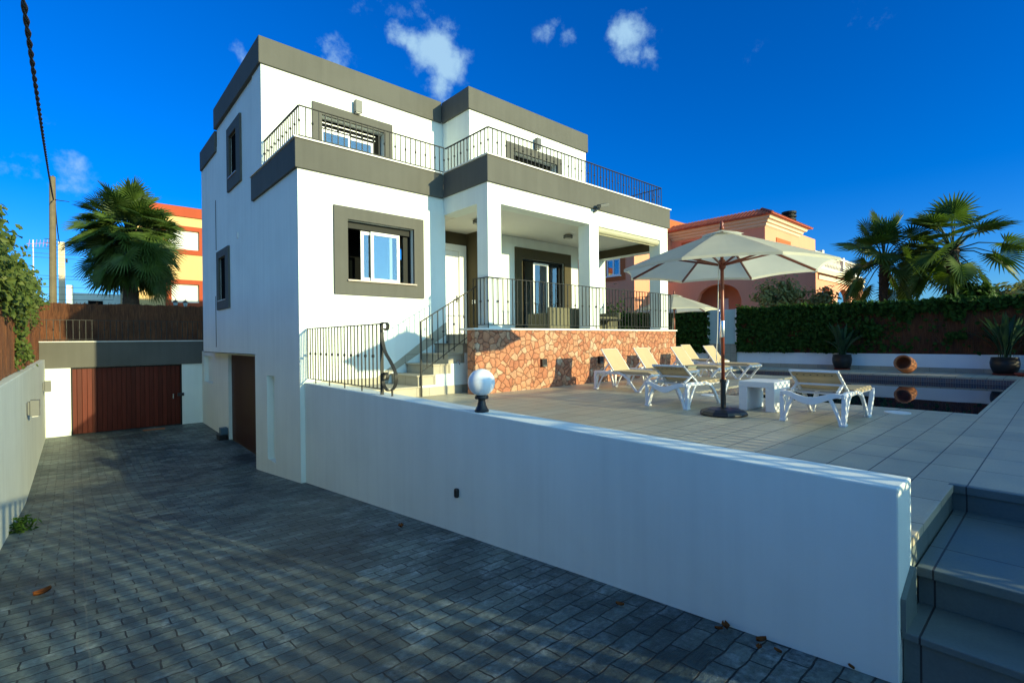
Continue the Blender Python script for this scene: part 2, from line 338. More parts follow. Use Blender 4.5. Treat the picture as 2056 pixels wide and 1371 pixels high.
# ------------------------------------------------------------------ mesh helpers
ORIG = {}
def origin_of(o):
    while o is not None:
        if o.name in ORIG: return ORIG[o.name]
        o = o.parent
    return Vector((0, 0, 0))
class MB:
    def __init__(s): s.v = []; s.f = []
    def add(s, vs, fs):
        k = len(s.v); s.v += [tuple(map(float, q)) for q in vs]; s.f += [tuple(i+k for i in q) for q in fs]; return s
    def box(s, x0, x1, y0, y1, z0, z1):
        return s.add([(x0,y0,z0),(x1,y0,z0),(x1,y1,z0),(x0,y1,z0),(x0,y0,z1),(x1,y0,z1),(x1,y1,z1),(x0,y1,z1)],
                     [(0,3,2,1),(4,5,6,7),(0,1,5,4),(1,2,6,5),(2,3,7,6),(3,0,4,7)])
    def prism(s, poly, a0, a1, axis='Y'):
        n = len(poly)
        def P(u, w, a): return {'Y': (u, a, w), 'X': (a, u, w), 'Z': (u, w, a)}[axis]
        vs = [P(u, w, a0) for u, w in poly] + [P(u, w, a1) for u, w in poly]
        fs = [tuple(range(n)), tuple(range(2*n-1, n-1, -1))] + [(i, i+n, (i+1) % n + n, (i+1) % n) for i in range(n)]
        return s.add(vs, fs)
    def lathe(s, prof, c=(0,0,0), n=24, caps=True):
        k = []; vs = []
        for r, z in prof: vs += [(c[0]+r*math.cos(2*math.pi*i/n), c[1]+r*math.sin(2*math.pi*i/n), c[2]+z) for i in range(n)]
        fs = [(j*n+i, j*n+(i+1) % n, (j+1)*n+(i+1) % n, (j+1)*n+i) for j in range(len(prof)-1) for i in range(n)]
        if caps: fs += [tuple(range(n-1, -1, -1)), tuple((len(prof)-1)*n+i for i in range(n))]
        return s.add(vs, fs)
    def tube(s, pts, r, n=8, closed=False):
        pts = [Vector(p) for p in pts]; rs = r if isinstance(r, (list, tuple)) else [r]*len(pts)
        vs = []; prev = None
        for i, p in enumerate(pts):
            t = (pts[min(i+1, len(pts)-1)] - pts[max(i-1, 0)]).normalized()
            if prev is None: a = t.orthogonal().normalized()
            else: a = (prev - t*prev.dot(t)).normalized()
            prev = a; b = t.cross(a)
            vs += [p + (a*math.cos(2*math.pi*k/n) + b*math.sin(2*math.pi*k/n))*rs[i] for k in range(n)]
        fs = [(j*n+k, j*n+(k+1) % n, (j+1)*n+(k+1) % n, (j+1)*n+k) for j in range(len(pts)-1) for k in range(n)]
        fs += [tuple(range(n-1, -1, -1)), tuple((len(pts)-1)*n+k for k in range(n))]
        return s.add(vs, fs)
    def bar(s, pts, side, w, h):
        """sweep a w (along side) x h rectangle along a polyline; w,h may be lists"""
        pts = [Vector(p) for p in pts]; side = Vector(side).normalized(); vs = []
        W = w if isinstance(w, (list, tuple)) else [w]*len(pts); H = h if isinstance(h, (list, tuple)) else [h]*len(pts)
        for i, p in enumerate(pts):
            t0 = (p - pts[i-1]).normalized() if i else None; t1 = (pts[i+1]-p).normalized() if i < len(pts)-1 else None
            t = (t0+t1).normalized() if (t0 and t1) else (t0 or t1)
            sd = (side - t*side.dot(t)).normalized(); nn = t.cross(sd).normalized()
            k = 1.0
            if t0 and t1: k = 1/max(.5, math.sqrt((1+t0.dot(t1))/2))
            a = sd*W[i]/2; b = nn*H[i]/2*k
            vs += [p-a-b, p+a-b, p+a+b, p-a+b]
        fs = [(j*4+k, j*4+(k+1) % 4, j*4+4+(k+1) % 4, j*4+4+k) for j in range(len(pts)-1) for k in range(4)] + [(3,2,1,0), tuple(len(pts)*4-4+k for k in range(4))]
        return s.add(vs, fs)
    def wall(s, axis, p0, p1, u0, u1, z0, z1, holes=()):
        """wall slab between planes p0<p1 on axis ('X' or 'Y'), with rectangular openings (ua,ub,za,zb)"""
        us = sorted({u0, u1, *[q for h in holes for q in h[:2] if u0 < q < u1]}); zs = sorted({z0, z1, *[q for h in holes for q in h[2:] if z0 < q < z1]})
        def P(u, p, z): return (u, p, z) if axis == 'Y' else (p, u, z)
        def solid(i, j):
            if i < 0 or j < 0 or i >= len(us)-1 or j >= len(zs)-1: return False
            cu, cz = (us[i]+us[i+1])/2, (zs[j]+zs[j+1])/2
            return not any(h[0] < cu < h[1] and h[2] < cz < h[3] for h in holes)
        for i in range(len(us)-1):
            for j in range(len(zs)-1):
                if not solid(i, j): continue
                a, b, c, d = us[i], us[i+1], zs[j], zs[j+1]
                for p in (p0, p1): s.add([P(a,p,c), P(b,p,c), P(b,p,d), P(a,p,d)], [(0,1,2,3)])
                for (ni, nj, q) in ((i-1,j,((a,c),(a,d))), (i+1,j,((b,c),(b,d))), (i,j-1,((a,c),(b,c))), (i,j+1,((a,d),(b,d)))):
                    if not solid(ni, nj): s.add([P(q[0][0],p0,q[0][1]), P(q[1][0],p0,q[1][1]), P(q[1][0],p1,q[1][1]), P(q[0][0],p1,q[0][1])], [(0,1,2,3)])
        return s
    def build(s, name, mat, parent=None, smooth=False, bevel=0, local=False):
        me = bpy.data.meshes.new(name)
        o0 = Vector((0,0,0)) if local else origin_of(parent)
        me.from_pydata([(x-o0.x, y-o0.y, z-o0.z) for x, y, z in s.v], [], s.f)
        me.materials.append(mat if not isinstance(mat, str) else M[mat])
        import bmesh
        b = bmesh.new(); b.from_mesh(me); bmesh.ops.remove_doubles(b, verts=b.verts, dist=1e-5); bmesh.ops.recalc_face_normals(b, faces=b.faces); b.to_mesh(me); b.free()
        if smooth: me.polygons.foreach_set('use_smooth', [True]*len(me.polygons))
        me.update(); o = bpy.data.objects.new(name, me); COL.objects.link(o)
        if parent is not None: o.parent = parent
        if smooth == 'auto':
            pass
        if bevel:
            md = o.modifiers.new('bevel', 'BEVEL'); md.width = bevel; md.segments = 2; md.limit_method = 'ANGLE'; md.angle_limit = R(40)
        return o
def raw_mesh(name, V, F, mat, parent=None, smooth=False):
    me = bpy.data.meshes.new(name); o0 = origin_of(parent)
    V = np.asarray(V, float) - np.array(o0)
    me.from_pydata(V.tolist(), [], F.tolist() if hasattr(F, 'tolist') else F); me.materials.append(M[mat] if isinstance(mat, str) else mat)
    if smooth: me.polygons.foreach_set('use_smooth', [True]*len(me.polygons))
    o = bpy.data.objects.new(name, me); COL.objects.link(o)
    if parent is not None: o.parent = parent
    return o
def tag(o, label=None, cat=None, group=None, kind=None):
    if label: o['label'] = label
    if cat: o['category'] = cat
    if group: o['group'] = group
    if kind: o['kind'] = kind
    return o
def thing(name, label, cat, loc=(0,0,0), group=None, rz=0):
    o = bpy.data.objects.new(name, None); COL.objects.link(o); o.location = loc; o.rotation_euler = (0,0,rz); o.empty_display_size = .1
    ORIG[o.name] = Vector(loc); tag(o, label, cat, group); return o
def struct(o, label=None): o['kind'] = 'structure'; return o if not label else tag(o, label)
def put(mesh_obj_data, name, parent, loc):
    o = bpy.data.objects.new(name, mesh_obj_data); COL.objects.link(o); o.parent = parent; o.location = loc; return o
def copy_tree(o, loc=None, rz=None, label=None, parent=None):
    c = o.copy(); COL.objects.link(c)
    if parent is not None: c.parent = parent
    if loc is not None: c.location = loc
    if rz is not None: c.rotation_euler = (0,0,rz)
    if label: c['label'] = label
    for ch in list(o.children): copy_tree(ch, parent=c)
    return c

# ------------------------------------------------------------------ ground, driveway, deck, pool
H = -1.1
def drive_z(x, y):
    ys = [-8, .58, 2.57, 4.73, 9.43, 12.6, 15, 21, 25]; zs = [-1.66, -1.76, -1.945, -2.157, -2.635, -2.955, -2.95, -2.885, -2.885]
    b = float(np.interp(y, ys, zs)); k = float(np.interp(y, [2, 6, 13, 21], [0, 1, .8, .1]))
    return b + .1*k*(3.2-x)/3.8
mb = MB(); NX, NY = 12, 60
gx = np.linspace(-.95, 3.62, NX+1); gy = np.linspace(-1.7, 21.1, NY+1)
mb.add([(x, y, drive_z(x, y)) for y in gy for x in gx], [(j*(NX+1)+i, j*(NX+1)+i+1, (j+1)*(NX+1)+i+1, (j+1)*(NX+1)+i) for j in range(NY) for i in range(NX)])
struct(mb.build('driveway', 'drive', smooth=True), 'sloping driveway of dark stamped concrete brickwork')
mb = MB(); o_, i_ = 900, 0
X0, X1, Y0, Y1 = -.9, 19.6, -1.7, 21.2
mb.add([(-o_,-o_,-1.78),(o_,-o_,-1.78),(o_,o_,-1.78),(-o_,o_,-1.78),(X0,Y0,-1.78),(X1,Y0,-1.78),(X1,Y1,-1.78),(X0,Y1,-1.78)], [(0,1,5,4),(1,2,6,5),(2,3,7,6),(3,0,4,7)])
struct(mb.build('ground', 'earth'))
struct(MB().box(-80, 90, -9, -2.6, -1.9, -1.776).build('road', 'asphalt'))
struct(MB().box(-80, 90, -2.6, -1.7, -1.9, -1.70).build('pavement', 'terrace'))

mb = MB()
for (a, b, c, d) in ((3.40, 9.37, .6, 9.62), (4.85, 9.37, -1.68, .6), (9.37, 17.4, -1.68, .85), (9.37, 15.0, 5.05, 15), (15.0, 17.4, 7.6, 15), (17.4, 19.42, -1.68, 15)):
    mb.box(a, b, c, d, H-.045, H)
struct(mb.build('deck', 'deck'), 'pale tiled pool deck')
mb = MB()   # pool basin: walls with mosaic band, floor
def poolwalls(z0, z1, off=0):
    q = MB()
    for (xa, ya, xb, yb) in ((9.37,.85,9.37,5.05),(9.37,5.05,15,5.05),(15,5.05,15,7.6),(15,7.6,17.4,7.6),(17.4,7.6,17.4,.85),(17.4,.85,9.37,.85)):
        q.add([(xa,ya,z0),(xb,yb,z0),(xb,yb,z1),(xa,ya,z1)], [(0,1,2,3)])
    return q
pb = poolwalls(H-.30, H-.045); pbo = pb.build('pool_wall', 'mosaic'); struct(pbo)
q = poolwalls(H-1.5, H-.30); q.add([(9.37,.85,H-1.5),(17.4,.85,H-1.5),(17.4,7.6,H-1.5),(9.37,7.6,H-1.5)], [(0,1,2,3)])
struct(q.build('pool_basin', 'pool_tile'))
mb = MB(); mb.add([(9.36,.84,H-.165),(17.41,.84,H-.165),(17.41,5.06,H-.165),(9.36,5.06,H-.165)], [(0,1,2,3)]); mb.add([(14.99,5.06,H-.165),(17.41,5.06,H-.165),(17.41,7.61,H-.165),(14.99,7.61,H-.165)], [(0,1,2,3)])
struct(mb.build('water', 'water'), 'dark still water of the swimming pool')
for i, (x, y) in enumerate(((8.77, 1.63), (9.05, 4.55))):
    t = tag(MB().lathe([(.155, 0), (.155, .012), (.14, .016), (0.02, .016)], (x, y, H+.001), 28).build('skimmer_lid', 'table_white'), ('round white lid set in the deck beside the nearest lounger', 'round white lid in the deck half hidden by the lounger by the parasol')[i], 'lid', 'white lids in the deck')

# ------------------------------------------------------------------ villa
V = thing('white_villa', 'white cubic three storey villa with taupe parapet bands and a covered porch', 'house', (3.2, 9.6, -2.7))
F1 = 9.6; XA = 3.2; TZ = 3.76
wm = MB()
# main-left ground floor block (front Y=9.6)
wm.wall('Y', F1, F1+.25, XA, 6.5, -2.95, 3.3, [(4.15, 5.655, 1.225, 2.44)])
wm.wall('X', XA, XA+.3, F1+.25, 12.62, -3.2, 3.3, [(11.13, 11.70, -2.55, -.72)])
wm.box(XA+.13, XA+.3, 11.1, 11.75, -2.6, -.7)                      # closed back of the slot niche
# upper left face (slightly back), above the garage recess
wm.wall('X', XA+.03, XA+.3, 12.62, 16.45, -.30, 6.2, [(14.10, 14.86, 4.36, 5.475), (15.43, 16.27, 1.19, 2.41)]); wm.wall('X', XA+.03, XA+.3, 16.45, 18.7, -.30, 5.7)
wm.box(XA+.03, 3.6, 12.62, 18.7, -.30, -.28)                      # underside of the overhang
wm.wall('X', 3.55, 3.75, 12.62, 21.0, -3.1, -.30, [(12.62, 16.94, -3.1, -.36), (19.15, 20.57, -1.37, -.46)])
wm.box(3.68, 3.75, 19.1, 20.6, -1.4, -.4)
wm.box(XA+.03, XA+.3, 18.7, 18.8, -.3, 5.6)
# top floor
wm.wall('Y', 11.9, 12.15, XA+.005, 8.0, TZ-.1, 6.22, [(4.54, 6.19, TZ, 5.43)])
wm.wall('X', XA+.008, XA+.3, 12.15, 12.62, 3.31, 6.2)
wm.wall('X', 8.0, 8.25, 10.62+.25, 11.9, TZ-.1, 6.18)
wm.wall('Y', 10.62, 10.87, 8.0, 12.79, TZ-.1, 6.18, [(9.55, 11.375, TZ, 5.42)])
wm.wall('X', 12.54, 12.79, 10.87, 16.4, TZ-.1, 6.18)
wm.box(XA+.3, 12.78, 16.2, 16.45, TZ-.1, 6.15); wm.box(XA+.3, 8, 18.5, 18.69, -.3, 5.6)
wm.box(XA+.31, 12.5, 12.2, 16.2, 6.1, 6.14)
# alcove and porch back wall, right end of ground floor
wm.wall('Y', 11.0, 11.2, 6.5, 8.15, .1, 2.9, [(6.95, 7.87, .1, 2.40)])
wm.wall('X', 6.25, 6.5, F1+.25, 11.2, .1, 2.9)
wm.wall('Y', 10.4, 10.65, 8.17, 12.1, .1, 2.9, [(9.65, 11.42, .14, 2.33)])
wm.wall('X', 11.85, 12.1, 10.65, 16, .1, 2.9)
wm.box(6.3, 12, 16, 16.2, -.3, 2.9)
# porch beam frame + pillars
PY = 7.98
wm.wall('Y', PY, PY+.36, 6.46, 13.36, .14, 3.3, [(6.82, 9.73, .14, 2.87), (10.09, 12.95, .14, 2.87)])
wm.wall('X', 6.46, 6.82, PY+.36, F1+.02, 2.885, 3.3)
wm.wall('X', 13.0, 13.36, PY+.36, 10.7, 2.60, 3.3)
wm.box(13.0, 13.36, 10.3, 10.7, .14, 2.6)
wm.box(12.1, 13.0, 10.45, 10.7, 2.6, 3.3)
wm.build('wall', 'white', V, bevel=.008)
# soffit and floors
sf = MB(); sf.box(6.83, 12.99, PY+.37, 10.39, 2.90, 3.0); sf.box(6.51, 8.16, 9.63, 10.99, 2.905, 3.0); sf.box(6.48, 6.83, 9.63, 10.39, 2.91, 3.0)
sf.build('porch_ceiling', 'soffit', V)
fl = MB(); fl.box(6.53, 13.65, 8.15, 11.0, -.02, .14); fl.box(6.53, 12, 11.0, 16, -.02, .13); fl.box(3.5, 6.24, 9.86, 16, -.1, .1)
fl.build('porch_floor', 'stair', V)
tf = MB(); tf.box(3.5, 8.2, 9.86, 16.1, 3.32, TZ); tf.box(8.2, 13.3, 8.4, 16.1, 3.32, TZ-.002); tf.box(6.84, 8.2, 8.4, 9.86, 3.32, TZ-.004)
tf.build('terrace_floor', 'terrace', V)
# taupe bands
bd = MB()
def band(axis, p, u0, u1, z0, z1, th=.055):
    s_ = -1
    if axis == 'Y': bd.box(u0, u1, p-th, p+.18, z0, z1)
    else: bd.box(p-th, p+.18, u0, u1, z0, z1)
band('Y', F1, XA-.051, 6.43, 3.26, 3.80); band('X', XA, F1-.053, 12.58, 3.262, 3.798)
band('Y', PY, 6.43, 13.42, 3.27, 3.81); band('X', 6.48, PY-.053, F1-.056, 3.272, 3.808); bd.box(13.2, 13.418, PY+.19, 10.6, 3.272, 3.806)
bd.build('terrace_band', 'band', V, bevel=.006)
bd = MB()
band('Y', 11.9, XA-.045, 7.94, 6.18, 6.77); band('X', XA+.005, 11.852, 16.5, 6.182, 6.768); band('X', XA+.03, 16.5, 18.72, 5.56, 6.16)
band('Y', 10.62, 7.95, 12.85, 6.16, 6.74); band('X', 8.0, 10.572, 11.84, 6.162, 6.738); bd.box(12.66, 12.84, 10.81, 16.4, 6.162, 6.738)
bd.box(8.01, 8.2, 11.84, 16.4, 6.15, 6.73)
bd.build('roof_band', 'band', V, bevel=.006)
cp = MB()
cp.box(XA-.085, 6.40, F1-.085, F1+.3, 3.802, 3.835); cp.box(XA-.083, XA+.3, F1+.3, 12.60, 3.803, 3.833)
cp.box(6.40, 13.46, PY-.085, PY+.32, 3.812, 3.845); cp.box(6.402, 6.76, PY+.32, F1-.085, 3.813, 3.843); cp.box(13.12, 13.455, PY+.32, 10.55, 3.813, 3.843)
cp.box(6.02, 13.74, 7.90, 8.40, .205, .243); cp.box(13.36, 13.73, 8.40, 10.7, .206, .241)
cp.build('coping', 'coping', V, bevel=.005)
# stone plinth of the porch
st = MB(); st.box(6.06, 13.70, 7.93, 8.2, H-.02, .205); st.box(13.42, 13.695, 8.2, 12, H-.02, .204)
st.build('stone_plinth', 'stone', V, bevel=.012)
# brown alcove lining
al = MB(); al.wall('Y', 10.985, 10.998, 6.51, 8.15, .14, 2.9, [(6.85, 8.10, .14, 2.57)]); al.box(8.135, 8.168, 10.38, 10.984, .14, 2.9); al.box(8.13, 8.19, 10.375, 10.398, .14, 2.9)
al.build('alcove_lining', 'brown', V)
# front door
fr = MB(); fr.wall('Y', 10.95, 11.05, 6.85, 8.10, .14, 2.57, [(6.95, 7.87, .1, 2.40)])
d_ = MB(); d_.box(6.95, 7.87, 11.0, 11.05, .15, 2.40)
for k in range(6): d_.box(7.05, 7.62, 10.985, 11.001, .30+k*.34, .58+k*.34)
door = d_.build('front_door', 'upvc', V, bevel=.006); fr.build('door_frame', 'upvc', door, bevel=.005)
hd = MB().tube([(7.80, 10.99, 1.10), (7.80, 10.95, 1.10), (7.69, 10.95, 1.10)], .012); hd.box(7.78, 7.82, 10.985, 11.0, 1.02, 1.2); hd.build('handle', 'metal', door)
# windows ---------------------------------------------------------------
def ring(mbx, axis, p0, p1, o, i): mbx.wall(axis, p0, p1, o[0], o[1], o[2], o[3], [i])
def surround(axis, p, o, i, par, th=.045):
    q = MB(); ring(q, axis, p-th, p+.02, o, i); return q.build('surround', 'band', par, bevel=.004)
def sash(par, y0, y1, u0, u1, z0, z1, fw_=.065, fmat='upvc'):
    q = MB(); q.wall('Y', y0, y1, u0, u1, z0, z1, [(u0+fw_, u1-fw_, z0+fw_, z1-fw_)]); f = q.build('sash', fmat, par, bevel=.004)
    g = MB(); ym = (y0+y1)/2; g.box(u0+fw_-.005, u1-fw_+.005, ym-.004, ym+.004, z0+fw_-.005, z1-fw_+.005); g.build('pane', 'glass', par); return f
def window(o, i, name='window'):
    root = bpy.data.objects.new(name, None); COL.objects.link(root); root.parent = V; return root
# kitchen window, ground floor front
w = window(0, 0); surround('Y', F1, (3.87, 5.90, .935, 2.685), (4.15, 5.655, 1.225, 2.44), w)
q = MB(); q.wall('Y', F1+.11, F1+.235, 4.152, 5.653, 1.227, 2.438, [(4.18, 5.625, 1.255, 2.30)]); q.build('window_frame', 'alu', w)
MB().box(4.13, 5.69, F1-.09, F1+.2, 1.205, 1.235).build('sill', 'granite', w)
sash(w, F1+.14, F1+.165, 4.50, 5.22, 1.26, 2.28); sash(w, F1+.09, F1+.115, 4.70, 5.37, 1.245, 2.285)
MB().box(5.50, 5.62, F1+.17, F1+.18, 1.26, 2.28).build('shutter_edge', 'alu', w)
# upper left terrace door
w = window(0, 0, 'terrace_door'); surround('Y', 11.9, (4.316, 6.40, TZ, 5.69), (4.54, 6.19, TZ, 5.43), w)
sash(w, 12.02, 12.05, 4.56, 5.32, TZ+.02, 5.16); sash(w, 12.06, 12.09, 5.26, 5.95, TZ+.02, 5.15)
q = MB()
for z in (5.21, 5.32): q.box(4.545, 6.0, 12.06, 12.09, z, z+.022)
q.build('shutter_slats', 'upvc', w); MB().box(4.545, 6.185, 12.12, 12.145, TZ+.01, 5.425).build('dark_backing', 'dark', w)  # added dark sheet behind the panes paints the unlit room
# upper right terrace door
w = window(0, 0, 'terrace_door'); surround('Y', 10.62, (9.286, 11.588, TZ, 5.64), (9.55, 11.375, TZ, 5.42), w)
sash(w, 10.72, 10.75, 9.62, 10.45, TZ+.02, 4.95); sash(w, 10.76, 10.79, 10.35, 11.05, TZ+.02, 4.95)
q = MB()
for z in (5.02, 5.17): q.box(9.555, 11.2, 10.78, 10.81, z, z+.03)
q.build('shutter_slats', 'upvc', w); MB().box(9.555, 11.37, 10.84, 10.865, TZ+.01, 5.415).build('dark_backing', 'dark', w)  # dark sheet again stands in for the shade of the room
# left face windows
for (o, i) in (((13.70, 15.10, 4.04, 5.72), (14.10, 14.86, 4.36, 5.475)), ((15.06, 16.52, .945, 2.62), (15.43, 16.27, 1.19, 2.41))):
    w = window(0, 0); surround('X', XA+.03, o, i, w, .05)
    q = MB(); q.wall('X', XA+.22, XA+.26, i[0], i[1], i[2], i[3], [(i[0]+.05, i[1]-.05, i[2]+.05, i[3]-.05)]); q.build('window_frame', 'alu', w)
    MB().box(XA+.055, XA+.07, i[0]+.001, i[1]-.001, i[2]+.001, i[3]-.001).build('window_panel', 'dark', w)  # added dark sheet: shade of the deep opening painted as flat colour
    MB().box(XA-.045, XA+.2, i[0]-.03, i[1]+.03, i[2]-.012, i[2]+.015).build('sill', 'granite', w)
# porch sliding door
w = window(0, 0, 'sliding_door')
q = MB(); q.wall('Y', 10.355, 10.42, 9.38, 11.72, .14, 2.62, [(9.65, 11.42, .1, 2.33)]); q.build('surround', 'brown', w, bevel=.004)
sash(w, 10.47, 10.50, 10.18, 10.82, .15, 2.26, .06); sash(w, 10.52, 10.55, 10.70, 11.38, .15, 2.26, .05, 'alu')
q = MB(); q.wall('Y', 10.44, 10.58, 9.652, 11.418, .14, 2.328, [(9.69, 11.38, .1, 2.28)]); q.build('door_frame', 'alu', w)
# expansion joints, vents
MB().box(XA+.018, XA+.032, 16.70, 16.725, 2.72, 4.19).build('wall_joint', 'alu', V); MB().box(XA+.018, XA+.032, 16.84, 16.865, -.13, 1.38).build('wall_joint', 'alu', V)
MB().box(XA+.012, XA+.032, 14.15, 14.26, 2.68, 2.83).build('vent_cover', 'soffit', V)
# side garage door in the left face
g = MB(); g.box(3.64, 3.70, 12.64, 16.94, -3.0, -.36); gd = g.build('garage_door', 'garage_y', V)
# awning roller
a = MB(); a.tube([(10.12, 8.06, 2.80), (12.92, 8.06, 2.80)], .075, 14); a.box(10.12, 12.85, 8.10, 8.13, 2.70, 2.725); a.build('awning_roller', 'canvas', V)
MB().box(12.975, 12.998, 8.36, 10.4, 2.602, 2.86).build('beam_lining', 'brown', V)
MB().box(8.119, 8.133, 10.60, 10.74, .98, 1.08).build('intercom_panel', 'upvc', V)
# dark rear to stop light leaking through the interior
MB().box(3.75, 12, 15.9, 15.98, -3, 2.9).build('inner_wall', 'dark', V)
MB().box(4.05, 6.2, 11.2, 11.25, .1, 3.3).build('inner_wall', 'dark', V); MB().box(9.0, 11.8, 12.6, 12.65, .15, 2.89).build('inner_wall', 'dark', V)
q = MB(); q.box(3.7, 12.5, 14.2, 14.25, TZ, 6.1); q.build('inner_wall', 'dark', V)

# fittings on the villa ---------------------------------------------------
def wall_lamp(x, y, z, face, label, grp):
    t = thing('wall_lamp', label, 'wall lamp', (x, y, z), grp)
    dx, dy = face
    def bx(d0, d1, w_, z0, z1):
        if dy: return MB().box(x-w_, x+w_, y+min(dy*d0, dy*d1), y+max(dy*d0, dy*d1), z+z0, z+z1)
        return MB().box(x+min(dx*d0, dx*d1), x+max(dx*d0, dx*d1), y-w_, y+w_, z+z0, z+z1)
    bx(0, .035, .055, -.13, .12).build('back_plate', 'grey_plastic', t, bevel=.004)
    bx(.035, .17, .085, -.15, .15).build('housing', 'grey_plastic', t, bevel=.006)
    bx(.06, .15, .065, -.165, -.15).build('lens', 'soffit', t)
    return t
wall_lamp(5.42, 11.9, 5.85, (0, -1), 'grey box lamp above the left upper terrace door', 'box lamps on the villa')
wall_lamp(10.47, 10.62, 5.83, (0, -1), 'grey box lamp above the right upper terrace door', 'box lamps on the villa')
t = thing('floodlight', 'small grey floodlight on the porch beam above the middle pillar', 'floodlight', (9.93, 7.98, 3.22))
MB().tube([(9.9, 7.97, 3.2), (9.9, 7.9, 3.22), (9.95, 7.84, 3.30)], .03, 8).build('bracket', 'grey_plastic', t)
MB().bar([(9.86, 7.78, 3.30), (10.12, 7.72, 3.37)], (0, 1, .2), .16, .075).build('lamp_head', 'grey_plastic', t, bevel=.01)
def ceil_lamp(x, y, label):
    t = thing('ceiling_lamp', label, 'ceiling lamp', (x, y, 2.9), 'round lamps on the porch ceiling')
    MB().lathe([(.10, -.02), (.13, -.03), (.13, -.05), (.11, -.055)], (x, y, 2.9), 20).build('upper_ring', 'grey_plastic', t)
    MB().lathe([(.10, 0), (.10, -.1), (.08, -.125), (.01, -.13)], (x, y, 2.9), 20).build('diffuser', 'cushion', t, smooth=True)
    MB().lathe([(.13, -.075), (.135, -.085), (.12, -.105), (.1, -.105)], (x, y, 2.9), 20).build('lower_ring', 'grey_plastic', t)
ceil_lamp(10.35, 9.25, 'round louvred ceiling lamp in front of the sliding door')
ceil_lamp(7.35, 9.45, 'round louvred ceiling lamp near the front door')
for k, (x, lab) in enumerate(((7.98, 'black box light on the stone wall left of the square shadow'), (10.02, 'black box light on the stone wall behind the second lounger'))):
    t = thing('plinth_light', lab, 'wall light', (x, 7.93, -.55), 'black lights on the stone wall')
    MB().box(x-.075, x+.075, 7.86, 7.93, -.62, -.44).build('housing', 'black', t, bevel=.006); MB().box(x-.06, x+.06, 7.85, 7.862, -.61, -.58).build('lens', 'grey_plastic', t)
t = thing('garden_tap', 'small metal tap on the white stair wall beside the stone plinth', 'tap', (6.02, 8.48, -.45))
MB().tube([(6.0, 8.49, -.45), (6.0, 8.42, -.45), (6.0, 8.38, -.5)], .014).build('spout', 'chrome', t); MB().box(5.95, 6.05, 8.435, 8.45, -.425, -.415).build('handle', 'chrome', t)

# ------------------------------------------------------------------ staircase
S = thing('staircase', 'beige tiled staircase climbing to the front door', 'stairs', (5.0, 8.5, H))
xs = [5.085, 5.445, 5.81, 6.18, 6.525]; zs = [-.895, -.685, -.48, -.275, -.065, .138]
mb = MB(); mb.box(3.42, 5.11, 8.50, 9.58, H, -.925)
mb.build('landing', 'stair', S)
mb = MB(); mb.box(3.42, 5.13, 8.47, 9.58, -.925, -.895)
for k in range(5):
    x = xs[k]; xe = xs[k+1] if k < 4 else 6.9
    mb.box(x, xe+.02, 8.512, 9.58, H, zs[k+1]-.03)
    mb.box(x-.03, xe, 8.49, 9.579, zs[k+1]-.03, zs[k+1])
mb.build('steps', 'stair', S, bevel=.004)
poly = [(5.115, -.95)]
for k in range(5): poly += [(xs[k]+.025 if k else 5.115, zs[k+1]-.22 if k == 0 else zs[k]-.03)] if False else []
# stepped white side panel facing the deck
sp = MB()
for k in range(5):
    xe = xs[k+1] if k < 4 else 6.6
    sp.box(xs[k]+.04, xe+.04, 8.496, 8.513, -.93, zs[k+1]-.205)
sp.build('side_wall', 'white', S)
MB().box(5.11, 6.06, 8.478, 8.497, H, -.93).build('skirting', 'skirt', S)
sk = MB()
pl = [(3.45, -.892), (5.0, -.892)]
for k in range(5): pl += [(xs[k]-.12, zs[k+1]+.02)]
pts_low = [(3.45, -.892)] + [(5.0, -.892)] + [(x-.02, z) for x, z in zip(xs, zs[1:])] + [(6.5, .138)]
top = [(6.5, .42), (6.40, .36), (5.02, -.58), (4.75, -.76), (3.45, -.76)]
sk.prism(pts_low + top, 9.585, 9.60, 'Y'); sk.build('wall_skirting', 'skirt', S)

# ------------------------------------------------------------------ railings
_bal = {}
def baluster_mesh(h, knob):
    key = (round(h, 3), knob)
    if key not in _bal:
        q = MB(); q.box(-.008, .008, -.008, .008, 0, h)
        if knob: q.lathe([(.008, h*.5-.028), (.022, h*.5-.012), (.022, h*.5+.012), (.008, h*.5+.028)], n=8, caps=False)
        me = bpy.data.meshes.new('baluster'); me.from_pydata(q.v, [], q.f); me.materials.append(M['metal']); _bal[key] = me
    return _bal[key]
def run(root, a, b, bot, top, step=.125, first=True, last=True, off=0, feet=True):
    """a,b: (x,y); bot/top: z at a and b"""
    a, b = Vector(a), Vector(b); L = (b-a).length; n = max(1, round(L/step)); o0 = ORIG[root.name]
    side = Vector((-(b-a).y, (b-a).x, 0)).normalized()
    MB().bar([(a.x, a.y, top[0]), (b.x, b.y, top[1])], side, .038, .014).build('handrail', 'metal', root)
    MB().bar([(a.x, a.y, bot[0]), (b.x, b.y, bot[1])], side, .03, .012).build('bottom_rail', 'metal', root)
    for i in range(n+1):
        if (i == 0 and not first) or (i == n and not last): continue
        t_ = i/n; p = a.lerp(b, t_); zb = bot[0]+(bot[1]-bot[0])*t_; zt = top[0]+(top[1]-top[0])*t_
        put(baluster_mesh(zt-zb, (i+off) % 2 == 0), 'baluster', root, (p.x-o0.x, p.y-o0.y, zb-o0.z))
    if feet:
        q = MB()
        for i in range(0, n+1, max(2, n//4)):
            p = a.lerp(b, i/n); zb = bot[0]+(bot[1]-bot[0])*i/n; q.box(p.x-.008, p.x+.008, p.y-.008, p.y+.008, zb-.075, zb)
        q.build('foot', 'metal', root)
T = thing('railing', 'dark iron railing round the left upper terrace', 'railing', (3.25, 9.65, 3.84))
